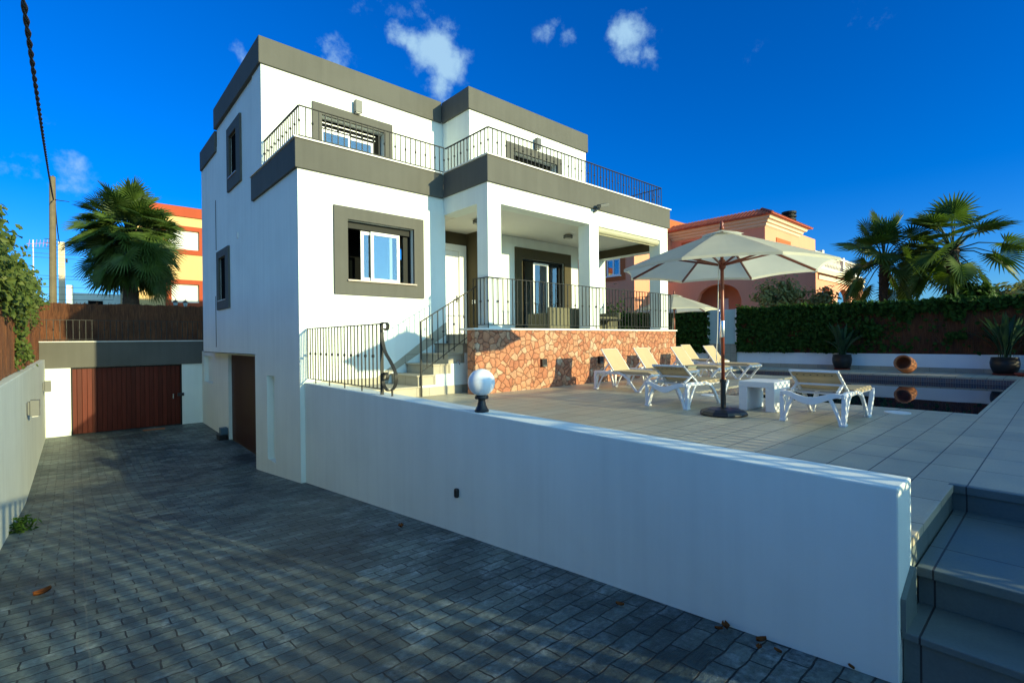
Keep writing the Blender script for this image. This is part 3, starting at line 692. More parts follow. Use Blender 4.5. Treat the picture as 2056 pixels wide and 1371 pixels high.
run(T, (3.26, 9.66), (6.53, 9.66), (3.905, 3.905), (4.47, 4.47)); run(T, (3.26, 9.66), (3.26, 12.0), (3.905, 3.905), (4.47, 4.47), first=False)
T = thing('railing', 'long dark iron railing round the upper terrace over the porch', 'railing', (6.53, 8.03, 3.84))
run(T, (6.54, 8.04), (6.54, 9.62), (3.9, 3.9), (4.44, 4.44), first=False, last=False); run(T, (6.54, 8.04), (13.14, 8.04), (3.9, 3.9), (4.44, 4.44)); run(T, (13.14, 8.04), (13.14, 10.55), (3.9, 3.9), (4.44, 4.44), .14, first=False)
T = thing('railing', 'iron railing along the porch edge on top of the stone wall', 'railing', (6.3, 7.96, .243))
run(T, (6.42, 7.945), (13.45, 7.945), (.32, .32), (1.295, 1.295), .135); run(T, (6.42, 7.945), (6.42, 8.45), (.32, .32), (1.295, 1.295), .12, first=False, feet=False)
run(T, (13.45, 7.945), (13.45, 9.6), (.32, .32), (1.295, 1.295), .14, first=False, feet=False)
T = thing('railing', 'sloping iron handrail beside the beige front stairs', 'railing', (5.13, 8.48, H))
run(T, (5.14, 8.47), (6.45, 8.47), (-.62, .17), (.37, 1.11), .13, first=False); MB().box(5.12, 5.15, 8.455, 8.485, H, .38).build('newel_post', 'metal', T)
MB().tube([(6.45, 8.47, 1.11), (6.56, 8.47, 1.17), (6.60, 8.47, 1.16)], .016).build('handrail_end', 'metal', T)
T = thing('railing', 'iron railing with a looped scroll end on the low white wall', 'railing', (3.34, 6.6, -.77))
run(T, (3.34, 6.6), (3.34, 9.56), (-.69, -.69), (.245, .245), .127, first=False)
MB().bar([(3.34, 6.58, -.77), (3.34, 6.58, .26)], (1, 0, 0), .05, .016).build('end_post', 'metal', T)
sc1 = [(6.58, .25), (6.50, .262), (6.42, .255), (6.385, .22), (6.395, .175), (6.44, .155), (6.48, .175)]
MB().bar([(3.34, y, z) for y, z in sc1], (1, 0, 0), .05, .012).build('top_curl', 'metal', T)
sc2 = [(6.57, .13), (6.55, .0), (6.47, -.16), (6.33, -.28), (6.21, -.40), (6.16, -.50), (6.19, -.61), (6.28, -.68), (6.40, -.70), (6.51, -.65), (6.55, -.57), (6.545, -.50), (6.50, -.455), (6.44, -.46), (6.42, -.51), (6.45, -.55), (6.50, -.545)]
def smooth_pts(p, k=4):
    out = []
    for i in range(len(p)-1):
        p0, p1, p2, p3 = (np.array(p[max(0, min(len(p)-1, j))], float) for j in (i-1, i, i+1, i+2))
        for s in range(k):
            t = s/k; out.append(tuple(.5*((2*p1)+(-p0+p2)*t+(2*p0-5*p1+4*p2-p3)*t*t+(-p0+3*p1-3*p2+p3)*t**3)))
    out.append(tuple(map(float, p[-1]))); return out
q = MB().bar([(3.34, y, z) for y, z in smooth_pts(sc2)], (1, 0, 0), .05, .012); q.box(3.33, 3.35, 6.27, 6.29, -.77, -.68); q.build('scroll_loop', 'metal', T)

# ------------------------------------------------------------------ white retaining wall, steps up to the deck
W = thing('retaining_wall', 'long low white wall between the driveway and the pool deck', 'wall', (3.2, 5, -1.7))
def wx(y): return 3.10 + (y-.56)*(3.285-3.10)/(9.6-.56)
mb = MB(); prof = []
for (y, zb) in ((.575, -1.95), (5, -2.4), (9.598, -2.9)):
    prof.append([(wx(y), y, zb), (wx(y)+.30, y, zb), (wx(y)+.30, y, -.77), (wx(y), y, -.77)])
vs = [p for s_ in prof for p in s_]; mb.add(vs, [(j*4+k, j*4+(k+1) % 4, j*4+4+(k+1) % 4, j*4+4+k) for j in range(2) for k in range(4)]+[(0,1,2,3),(8,9,10,11)])
mb.build('wall', 'white', W, bevel=.009)
t = tag(MB().bar([(wx(4.5)-.022, 4.5, -1.735), (wx(4.5)-.022, 4.5, -1.63)], (0, 1, 0), .055, .05).build('step_light', 'black', bevel=.02), 'small black oval light halfway along the white retaining wall', 'wall light')
G = thing('globe_lamp', 'white globe lamp on a short black stand on the low wall', 'garden lamp', (3.29, 4.2, -.77))
MB().lathe([(.075, 0), (.078, .02), (.066, .035), (.048, .07), (.038, .12), (.04, .135), (.072, .14), (.075, .155), (.072, .175), (.05, .18)], (3.29, 4.2, -.77), 28).build('lamp_stand', 'black', G, smooth=False)
q = MB(); rr = .146; q.lathe([(max(.002, rr*math.sin(a)), -rr*math.cos(a)) for a in np.linspace(.35, math.pi-.02, 22)], (3.29, 4.2, -.77+.178+rr*.94), 40); q.build('globe', 'globe', G, smooth=True)
E_ = thing('entrance_steps', 'dark tiled steps rising from the driveway to the deck', 'steps', (3.5, .0, -1.75))
mb = MB(); mb.box(3.16, 3.55, -1.68, .57, -1.95, -1.535); mb.box(3.55, 4.87, -1.68, .57, -1.95, -1.335); mb.build('riser', 'step', E_)
mb = MB(); mb.box(3.13, 3.549, -1.68, .572, -1.535, -1.495); mb.box(3.50, 4.86, -1.68, .572, -1.335, -1.28); mb.build('tread', 'step', E_, bevel=.006)
MB().box(4.82, 4.87, -1.68, .599, H-.055, H+.004).build('edge_tile', 'step', E_, bevel=.004); MB().box(3.42, 4.82, .57, .601, H-.05, H+.002).build('edge_tile', 'deck', E_, bevel=.003)
mb = MB(); mb.box(4.84, 4.9, -1.68, .6, -1.6, H-.056); mb.box(3.42, 4.86, .58, .599, -1.9, H-.051); mb.build('pit_lining', 'step', E_)
mb = MB(); mb.prism([(3.125, -1.495), (3.40, -1.495), (3.40, -1.25), (3.36, -1.235), (3.125, -1.33)], .553, .574, 'Y'); mb.build('skirting', 'step', E_)

# ------------------------------------------------------------------ left driveway wall, fences, garage at the back
LW = thing('driveway_wall', 'tall grey white wall along the left side of the driveway', 'wall', (-.7, 12, -2.5))
mb = MB(); prof = []
for (y, x, zt) in ((-1.5, -.72, -.60), (8, -.66, -.515), (21.0, -.612, -.468)):
    prof.append([(x, y, -3.1), (x, y, zt), (x-.3, y, zt), (x-.3, y, -3.1)])
vs = [p for s_ in prof for p in s_]; mb.add(vs, [(j*4+k, j*4+(k+1) % 4, j*4+4+(k+1) % 4, j*4+4+k) for j in range(2) for k in range(4)]+[(0,1,2,3),(8,9,10,11)])
mb.build('wall', 'white2', LW, bevel=.012)
wall_lamp(-.628, 13.1, -1.2, (1, 0), 'nearer grey box light on the left driveway wall', 'box lights on the driveway wall')
wall_lamp(-.612, 19.4, -1.19, (1, 0), 'farther grey box light on the left driveway wall by the garage', 'box lights on the driveway wall')
# brushwood fence on the left wall
def brush(root, a, b, z0, z1, n, th=.10, jag=.05, sd=3, mat='heather'):
    """bundle-like fence sheet from a to b with ragged top"""
    rg = np.random.default_rng(sd); a, b = np.array(a, float), np.array(b, float); d = (b-a)/np.linalg.norm(b-a); nrm = np.array([-d[1], d[0]])
    q = MB(); P = []
    for i in range(n+1):
        t = i/n; p = a+(b-a)*t; zt = z1[0]+(z1[1]-z1[0])*t + rg.normal(0, jag*.35); zb = z0[0]+(z0[1]-z0[0])*t; o = rg.normal(0, .012)
        P.append([(*(p+nrm*(th/2+o)), zb), (*(p+nrm*(th/2+o*2)), (zb+zt)/2), (*(p+nrm*(th/2+o)), zt), (*(p-nrm*th/2), zt-.01), (*(p-nrm*th/2), zb)])
    vs = [v for s in P for v in s]
    q.add(vs, [(j*5+k, j*5+(k+1) % 5, j*5+5+(k+1) % 5, j*5+5+k) for j in range(n) for k in range(5)])
    o = q.build('screen', mat, root)
    # loose twigs on the face and along the top
    tw = MB(); Lh = np.linalg.norm(b-a)
    for i in range(int(Lh*42)):
        t = rg.random(); p = a+(b-a)*t; zt = z1[0]+(z1[1]-z1[0])*t; zb = z0[0]+(z0[1]-z0[0])*t
        if rg.random() < .45: s0, s1 = zt-.3, zt+rg.uniform(.0, jag*1.6)
        else: s0 = rg.uniform(zb, zt-.3); s1 = s0+rg.uniform(.3, .7)
        s1 = min(s1, zt+jag*1.6); pp = p+nrm*(th/2+.012)*(1 if rg.random() < .5 else -1); dx = d*rg.normal(0, .035)
        e = pp+dx+nrm*rg.normal(0, .01); w_ = .004+.003*rg.random()
        tw.add([(*(pp-d*w_), s0), (*(pp+d*w_), s0), (*(e+d*w_), s1), (*(e-d*w_), s1)], [(0,1,2,3)])
    tw.build('twigs', mat, root); return o
LF = thing('brushwood_fence', 'reddish brushwood fence on top of the left driveway wall', 'fence', (-.8, 12, -.5))
brush(LF, (-.80, 22.6), (-.80, 4.0), (-.47, -.50), (1.44, .92), 120, mat='heather_lit')
BF = thing('brushwood_fence', 'dark brushwood fence behind the garage roof terrace', 'fence', (2, 24, 0))
brush(BF, (6.5, 24.05), (-.8, 24.05), (-.1, -.1), (1.53, 1.47), 60, sd=8)
GB = thing('garage', 'low garage with white walls, taupe fascia and brown boarded door', 'garage', (1.4, 21, -2.9))
mb = MB(); mb.wall('Y', 21.0, 21.25, -.62, 3.6, -3.1, -.72, [(-.02, 2.935, -3.1, -.745)]); mb.build('wall', 'white', GB, bevel=.006)
mb = MB(); mb.box(-.74, 3.7, 20.95, 21.2, -.74, .065); mb.build('fascia', 'band', GB, bevel=.006)
mb = MB(); mb.box(-.74, 3.7, 20.93, 21.3, .067, .095); mb.build('coping', 'coping', GB)
MB().box(-.8, 6.6, 21.2, 24.4, -.2, .05).build('roof_terrace', 'terrace', GB)
mb = MB(); mb.box(-.02, 2.935, 21.08, 21.14, -2.87, -.75); dr = mb.build('garage_door', 'garage_x', GB)
mb = MB(); mb.wall('Y', 21.03, 21.09, -.02, 2.935, -2.9, -.745, [(.02, 2.895, -2.86, -.785)]); mb.build('door_frame', 'alu', dr)
mb = MB(); mb.box(2.66, 2.69, 21.02, 21.08, -1.95, -1.78); mb.build('handle', 'chrome', dr); mb = MB(); mb.box(2.80, 2.99, 20.96, 21.03, -1.87, -1.76); mb.build('lock_box', 'black', dr)
T = thing('railing', 'thin iron railing along the garage roof edge', 'railing', (0, 21.1, .095))
run(T, (-.72, 21.1), (3.6, 21.1), (.15, .15), (.77, .77), .155)
tag(MB().box(1.75, 2.35, 20.35, 20.55, drive_z(2, 20.4)-.01, drive_z(2, 20.4)+.012).build('drain_grate', 'terra'), 'rusty drain grate on the ground in front of the garage door', 'drain')
t = thing('pump_box', 'small blue grey box on a black foot beside the side garage door', 'box', (3.42, 17.2, -2.9))
MB().box(3.34, 3.54, 17.0, 17.25, -2.78, -2.58).build('box', 'bluebox', t, bevel=.01); MB().box(3.28, 3.52, 16.92, 17.3, -2.96, -2.78).build('foot', 'black', t, bevel=.02)
# lanterns on posts behind the back fence
for k, x in enumerate((3.21, 3.55)):
    t = thing('lantern', ('left one of the two black lanterns above the back fence', 'right one of the two black lanterns above the back fence')[k], 'lantern', (x, 24.3, 1.4), 'lanterns above the back fence')
    MB().lathe([(.02, -1.4), (.02, .06)], (x, 24.3, 1.45), 8).build('post', 'black', t)
    MB().lathe([(.05, .06), (.085, .2), (.09, .21)], (x, 24.3, 1.45), 6).build('lamp_body', 'frost', t); MB().lathe([(.11, .21), (.06, .29), (.015, .31), (.012, .36)], (x, 24.3, 1.45), 6).build('cap', 'black', t)

# ------------------------------------------------------------------ right boundary
BW = thing('boundary_wall', 'low white boundary wall beyond the pool', 'wall', (19.4, 4, H))
mb = MB(); mb.box(19.4, 19.65, -1.68, 8.62, H, -.57); mb.box(19.4, 19.65, 9.75, 15.5, H, -.45); mb.build('wall', 'wall_white', BW, bevel=.01)
MB().box(19.38, 19.401, -1.68, 8.62, H, -.97).build('skirting', 'skirt', BW)
tag(MB().lathe([(.05, 0), (.045, .02), (.03, .025)], (0, 0, 0), 20).build('pool_light', 'table_white'), 'small round white fitting on the low boundary wall', 'light')
bpy.data.objects['pool_light'].location = (19.4, 7.42, -.80); bpy.data.objects['pool_light'].rotation_euler = (0, R(-90), 0)
RF = thing('brushwood_fence', 'ivy covered brushwood fence above the low white wall beyond the pool', 'fence', (19.5, 4, -.5))
brush(RF, (19.48, 8.62), (19.48, -1.68), (-.58, -.58), (1.03, .86), 60, .08, sd=21)
RF2 = thing('brushwood_fence', 'brushwood fence stretch hidden by dark ivy left of the shower', 'fence', (19.5, 12, -.5))
brush(RF2, (19.48, 15.5), (19.48, 9.75), (-.46, -.46), (1.02, 1.03), 40, .08, sd=22)
def leaf_mesh(name, P, N, size, mat, parent, seed=1, fold=.25, aspect=1.15, label=None):
    """P: (n,3) positions, N: (n,3) facing normals -> folded pointed leaves"""
    rg = np.random.default_rng(seed); n = len(P); P = np.asarray(P, float); N = np.asarray(N, float)+rg.normal(0, .45, (n, 3)); N /= np.linalg.norm(N, axis=1)[:, None]
    A = np.cross(N, rg.normal(0, 1, (n, 3))); A /= np.linalg.norm(A, axis=1)[:, None]
    dn = np.array([0, 0, -1.0]); A = A*.8+dn*.6; A -= N*(A*N).sum(1)[:, None]; A /= np.linalg.norm(A, axis=1)[:, None]
    B = np.cross(N, A); s = (size*rg.uniform(.6, 1.3, n))[:, None]
    v0 = P-A*s*.5*aspect; v1 = P+B*s*.5+N*s*fold*.5; v2 = P+A*s*.55*aspect; v3 = P-B*s*.5+N*s*fold*.5
    Vv = np.stack([v0, v1, v2, v3], 1).reshape(-1, 3); k = np.arange(n)*4
    F = np.concatenate([np.stack([k, k+1, k+2], 1), np.stack([k, k+2, k+3], 1)])
    return raw_mesh(name, Vv, F, mat, parent)
def ivy_field(n, y0, y1, z0, z1, dens, seed):
    rg = np.random.default_rng(seed); out = []
    cl = [(rg.uniform(y0, y1), rg.uniform(z0, z1), rg.uniform(.15, .45)) for _ in range(40)]
    while len(out) < n:
        y, z = rg.uniform(y0, y1), rg.uniform(z0, z1)
        if rg.random() < dens(y, z, cl): out.append((19.40-abs(rg.normal(0, .07)), y, z))
    return np.array(out)
def ivy_d(y, z, cl):
    top = 1.0 if z > .72 else 0
    left = np.clip((y-4.2)/2.2, 0, 1)
    p = .10+.75*left if y > 3.2 else .02
    c = max((1-math.hypot(y-a, z-b)/r) for a, b, r in cl)
    if 2.0 < y < 4.6 and c > .35 and z > -.1: p = max(p, .6)
    hole = math.sin(y*2.9+z*4.1+1)*math.sin(y*1.3-z*5.7) > .55
    if hole and z < .5: p *= .15
    return max(p, top*(.9 if y > 2 else .55))
IV = thing('ivy', 'dark ivy spreading over the brushwood fence beyond the pool', 'climbing plant', (19.3, 5, -.4))
Pp = ivy_field(7200, .2, 8.6, -.55, 1.08, ivy_d, 5); leaf_mesh('foliage', Pp, np.tile([-1.0, -.1, .25], (len(Pp), 1)), .105, 'ivy', IV, 3)
rg = np.random.default_rng(4); nt = 1500; ty = rg.uniform(-1.4, 8.6, nt)
Pt = np.stack([19.46+rg.normal(0, .12, nt), ty, np.interp(ty, [-1.5, 8.6], [.87, 1.04])+rg.normal(.02, .07, nt)+.06*np.sin(ty*3.1)+.04*np.sin(ty*8.3)], 1)
leaf_mesh('top_growth', Pt, np.tile([-.3, -.5, .8], (nt, 1)), .11, 'ivy', IV, 6)
q = MB()
for k in range(26):
    y = rg.uniform(.6, 6.5); z = -.5; pts = [(19.39, y, z)]
    for j in range(9): y += rg.normal(-.03, .10); z += .16; pts.append((19.40-abs(rg.normal(0, .02)), y, min(z, 1.0)))
    q.tube(pts, .006, 5)
q.build('stems', 'trunk', IV)
IV2 = thing('ivy', 'dense dark ivy over the fence between the porch and the shower', 'climbing plant', (19.3, 12, -.4))
Pp = ivy_field(5200, 9.7, 15.4, -.62, 1.10, lambda y, z, c: 1, 15); leaf_mesh('foliage', Pp, np.tile([-1.0, -.1, .25], (len(Pp), 1)), .115, 'ivy', IV2, 13)
nt = 700; ty = rg.uniform(9.7, 15.4, nt); leaf_mesh('top_growth', np.stack([19.45+rg.normal(0, .12, nt), ty, 1.05+rg.normal(.02, .06, nt)], 1), np.tile([-.3, -.5, .8], (nt, 1)), .115, 'ivy', IV2, 16)
# outdoor shower
SH = thing('outdoor_shower', 'outdoor shower with frosted glass panels and a tiled base', 'shower', (19.1, 9.1, H))
MB().box(19.36, 19.42, 8.64, 9.74, -.25, 1.10).build('glass_panel', 'frost', SH); MB().box(19.34, 19.46, 8.62, 9.76, H, -.25).build('tiled_base', 'skirt', SH)
q = MB(); q.box(19.33, 19.46, 8.60, 8.64, -.25, 1.12); q.box(19.33, 19.46, 9.74, 9.78, -.25, 1.12); q.build('frame', 'upvc', SH)
q = MB().tube([(19.22, 9.18, H), (19.22, 9.18, 1.08)], .055, 10); q.tube([(19.22, 9.18, 1.06), (19.0, 9.12, 1.09), (18.95, 9.11, 1.0)], .03, 8); q.build('shower_column', 'chrome', SH, smooth=True)
# pots and jar
def pot_plant(x, y, rp, hp, n, hh, seed, label, fl=1.0):
    rg = np.random.default_rng(seed); t = thing('potted_plant', label, 'potted plant', (x, y, H), 'dark pots of strap leaved plants by the pool')
    MB().lathe([(rp*.55, .03), (rp*.78, .05), (rp*.98, hp*.45), (rp*1.02, hp*.7), (rp*.93, hp*.98), (rp*.97, hp), (rp*.85, hp), (rp*.82, hp*.9), (.01, hp*.88)], (x, y, H), 32).build('pot', 'glaze', t, smooth=True)
    MB().lathe([(rp*.8, 0), (rp*.9, .035), (rp*.85, .04), (.02, .03)], (x, y, H), 28).build('saucer', 'saucer', t)
    q = MB()
    for k in range(n):
        az = rg.uniform(0, 2*math.pi); lean = abs(rg.normal(.38, .24))*fl; Lh = hh*rg.uniform(.55, 1.08); d = np.array([math.cos(az), math.sin(az)])
        b = np.array([x, y])+d*rg.uniform(.0, rp*.5); pts = []
        for j in range(7):
            s = j/6; rad = math.sin(lean*(s**.8)*1.35)*Lh*s*.9; pts.append((b[0]+d[0]*rad, b[1]+d[1]*rad, H+hp*.9+Lh*s*math.cos(lean*s*1.1)))
        sd = np.array([-d[1], d[0], 0]); W_ = [.010, .010, .012, .035, .055, .045, .004]; w_ = rg.uniform(.8, 1.3)
        tw = rg.normal(0, .5); vs = []
        for p, ww in zip(pts, W_):
            p = np.array(p); s2 = sd*math.cos(tw)+np.array([d[0]*.6, d[1]*.6, .5])*math.sin(tw)
            vs += [p-s2*ww*w_, p-np.array([0,0,ww*.4*w_]), p+s2*ww*w_]
        q.add(vs, [(j*3+i, j*3+i+1, j*3+3+i+1, j*3+3+i) for j in range(6) for i in range(2)])
    q.build('leaves', 'strap', t, smooth=True); return t
pot_plant(19.0, 4.99, .275, .50, 40, 1.15, 3, 'dark potted plant against the ivy, left of the terracotta jar')
pot_plant(18.95, 1.17, .30, .48, 46, 1.25, 4, 'dark potted plant with glossy leaves at the pool corner on the right')
J = thing('terracotta_jar', 'terracotta jar lying on its side at the pool edge', 'jar', (18.25, 3.18, H))
prof = [(.0, .0), (.10, .0), (.17, .06), (.225, .16), (.245, .27), (.235, .37), (.20, .45), (.195, .47), (.225, .485), (.225, .51), (.19, .515), (.175, .47), (.20, .38), (.21, .27), (.19, .16), (.10, .05), (.0, .04)]
jb = MB().lathe([(max(r_, .001), z_) for r_, z_ in prof], n=36, caps=False)
rot = Matrix.Rotation(R(168), 4, 'Z') @ Matrix.Rotation(R(72), 4, 'Y')
jb.v = [tuple(rot @ Vector(v)) for v in jb.v]; mz = min(v[2] for v in jb.v); cx = sum(v[0] for v in jb.v)/len(jb.v); cy = sum(v[1] for v in jb.v)/len(jb.v)
jb.v = [(v[0]-cx+18.25, v[1]-cy+3.18, v[2]-mz+H) for v in jb.v]; jb.build('body', 'terra', J, smooth=True)
t = thing('orange_pot', 'orange red plant saucer on the deck at the right edge', 'saucer', (18.7, .78, H))
MB().lathe([(.13, 0), (.19, .05), (.2, .09), (.17, .09), (.02, .06)], (18.6, .78, H), 24).build('bowl', 'saucer', t)

# ------------------------------------------------------------------ loungers
def make_lounger(bx=.10, bz=.66):
    """local: x 0 (head) .. 1.5 (foot), y -.375 .. .375, ground z=0"""
    t = thing('sun_lounger', 'lounger', 'sun lounger', (0,0,0), 'white framed sun loungers')
    wv = .375
    # frame: wavy crossbeam, side beams, foot bar
    q = MB()
    cb = [(.02, -.33, .365), (.015, -.27, .372), (.0, -.18, .345), (-.01, -.06, .300), (-.012, .0, .292), (-.01, .06, .296), (.0, .18, .335), (.015, .27, .372), (.02, .33, .365)]
    q.bar([(x, y, z) for x, y, z in smooth_pts(cb, 3)], (1, 0, .0), .045, [.05+.05*math.exp(-((i-12)/7)**2) for i in range(25)])
    for s in (-1, 1):
        q.bar(smooth_pts([(.01, s*.34, .365), (.15, s*.352, .385), (.35, s*.345, .375), (.52, s*.325, .370), (1.0, s*.305, .366), (1.38, s*.30, .364), (1.455, s*.298, .345)], 3), (0, 1, 0), .045, .055)
    q.bar([(1.465, -.33, .345), (1.465, .33, .345)], (1, 0, 0), .04, .045)
    for x in (.52, .95): q.bar([(x, -.33, .345), (x, .33, .345)], (1, 0, 0), .035, .03)
    fr_ = q.build('frame', 'resin', t, bevel=.009, local=True)
    for s in (-1, 1):
        q = MB()   # head-end leg: end-plane strut + corner post meeting at a foot
        q.bar(smooth_pts([(.02, s*.20, .335), (.02, s*.235, .27), (.025, s*.30, .10), (.03, s*.322, .0)], 3), (1, 0, 0), .055, .034)
        q.bar(smooth_pts([(.10, s*.353, .375), (.055, s*.353, .33), (.05, s*.35, .2), (.045, s*.345, .0)], 3), (0, 1, 0), .05, [.07]*3+[.06]*4+[.05]*3)
        q.bar(smooth_pts([(.36, s*.345, .365), (.27, s*.345, .31), (.17, s*.345, .16), (.10, s*.343, .012)], 3), (0, 1, 0), .03, .03)
        q.box(.0, .11, s*.34-.035, s*.34+.035, 0, .03)
        q.build('leg', 'resin', t, bevel=.007, local=True)
        q = MB()   # foot-end leg: arc from the beam down to the foot and a raked post up to the end
        q.bar(smooth_pts([(.62, s*.34, .372), (.78, s*.345, .335), (.92, s*.345, .23), (1.03, s*.345, .09), (1.10, s*.343, .012)], 3), (0, 1, 0), .04, .045)
        q.bar(smooth_pts([(1.16, s*.343, .012), (1.25, s*.343, .12), (1.40, s*.335, .31), (1.455, s*.322, .355)], 3), (0, 1, 0), .055, .05)
        q.box(1.075, 1.20, s*.343-.032, s*.343+.032, 0, .03)
        q.build('leg', 'resin', t, bevel=.007, local=True)
    q = MB(); n = 14; vs = []
    for i in range(n+1):
        x = .50+(1.492-.50)*i/n; dr_ = 0 if i < n-1 else (.018 if i == n-1 else .075)
        for y, dz in ((-.348, -.055/max(.01, math.sin(math.pi*i/n)) if 0 < i < n else -.055), (-.335, -.0), (0, -.014), (.335, .0), (.348, -.055/max(.01, math.sin(math.pi*i/n)) if 0 < i < n else -.055)): vs.append((x, y*(1-.04*i/n), .414+dz*math.sin(math.pi*i/n)-dr_))
    q.add(vs, [(i*5+k, i*5+k+1, i*5+5+k+1, i*5+5+k) for i in range(n) for k in range(4)])
    q.build('sling', 'sling', t, smooth=False, local=True)
    # backrest leaning back from the hinge
    h0 = Vector((.50, 0, .385)); h1 = Vector((bx, 0, bz))
    q = MB()
    for s in (-1, 1): q.bar([(h0.x, s*.275, h0.z), (h1.x, s*.268, h1.z)], (0, 1, 0), .035, .03)
    q.bar([(h1.x, -.285, h1.z), (h1.x, .285, h1.z)], (1, 0, 0), .03, .03)
    bk = q.build('backrest', 'resin', t, bevel=.005, local=True)
    mp = h0.lerp(h1, .42); d = (h1-h0).normalized(); nn = Vector((d.z, 0, -d.x)) if d.z > 0 else Vector((-d.z, 0, d.x))
    q = MB(); vs = []
    for i in range(9):
        p = h0.lerp(h1, i/8)+nn*.018
        for y, dz in ((-.292, -.012), (-.26, .004), (0, -.012*math.sin(math.pi*i/8)), (.26, .004), (.292, -.012)): vs.append((p.x+nn.x*dz, y, p.z+nn.z*dz))
    q.add(vs, [(i*5+k, i*5+k+1, i*5+5+k+1, i*5+5+k) for i in range(8) for k in range(4)])
    pA, pB = h0.lerp(h1, .97)-nn*.02, h0.lerp(h1, .80)-nn*.02
    q.add([(pA.x, -.26, pA.z), (pA.x, .26, pA.z), (pB.x, .26, pB.z), (pB.x, -.26, pB.z)], [(0,1,2,3)])
    q.build('back_sling', 'sling', bk, local=True)
    q = MB(); pe = h0.lerp(h1, .885)-nn*.024
    for k in range(6):
        y = -.2+.08*k; a = [(pe.x+d.x*.011*math.cos(u), y+.011*math.sin(u), pe.z+d.z*.011*math.cos(u)) for u in np.linspace(0, 2*math.pi, 9)[:-1]]
        q.add(a, [tuple(range(8))])
    q.build('eyelets', 'black', bk, local=True)
    for s in (-1, 1):
        MB().bar([(.13 if bz < .7 else .2, s*.26, .395), (mp.x, s*.262, mp.z-.02)], (0, 1, 0), .03, .026).build('prop_arm', 'resin', t, local=True)
    MB().bar([(mp.x, -.27, mp.z-.022), (mp.x, .27, mp.z-.022)], (1, 0, 0), .026, .026).build('prop_bar', 'resin', t, local=True)
    return t
L0 = make_lounger()
LAB = ['white framed lounger with its back to us right of the white table', 'white framed lounger with its back to us left of the parasol foot', 'lounger nearest the porch stairs, facing the camera, against the stone wall',
       'second lounger from the left along the stone wall', 'third lounger from the left in the row along the stone wall', 'rightmost lounger of the row, before the shower', 'farthest lounger half hidden behind the row, near the ivy']
SPOTS = [(6.95, 2.17, 0), (6.98, 4.24, 0), (8.96, 6.98, -90), (10.2, 7.0, -90), (11.75, 6.95, -90), (13.4, 6.92, -90), (15.2, 8.62, -90)]
for i, (x, y, a) in enumerate(SPOTS):
    if i == 0: o = L0; o.location = (x, y, H); o['label'] = LAB[0]
    elif i == 2: L2 = make_lounger(.16, .86); L2.location = (x, y, H); L2.rotation_euler = (0, 0, R(a)); L2['label'] = LAB[i]
    else: copy_tree(L0 if i == 1 else L2, (x, y, H), R(a), LAB[i])
# side tables
def side_table(x0, x1, y0, y1, zt, mat, label):
    t = thing('side_table', label, 'side table', ((x0+x1)/2, (y0+y1)/2, H), 'low bridge shaped side tables')
    MB().box(x0, x1, y0, y1, zt-.09, zt).build('table_top', mat, t, bevel=.008)
    MB().box(x0+.002, x1-.002, y1-.13, y1-.002, H, zt-.09).build('leg', mat, t, bevel=.008); MB().box(x0+.002, x1-.002, y0+.002, y0+.13, H, zt-.09).build('leg', mat, t, bevel=.008)
side_table(7.60, 8.20, 2.84, 3.36, -.66, 'table_white', 'low white bridge shaped table between the two nearest loungers')
side_table(11.0, 11.45, 6.05, 6.45, -.68, 'olive_table', 'low olive grey side table in the row of loungers')

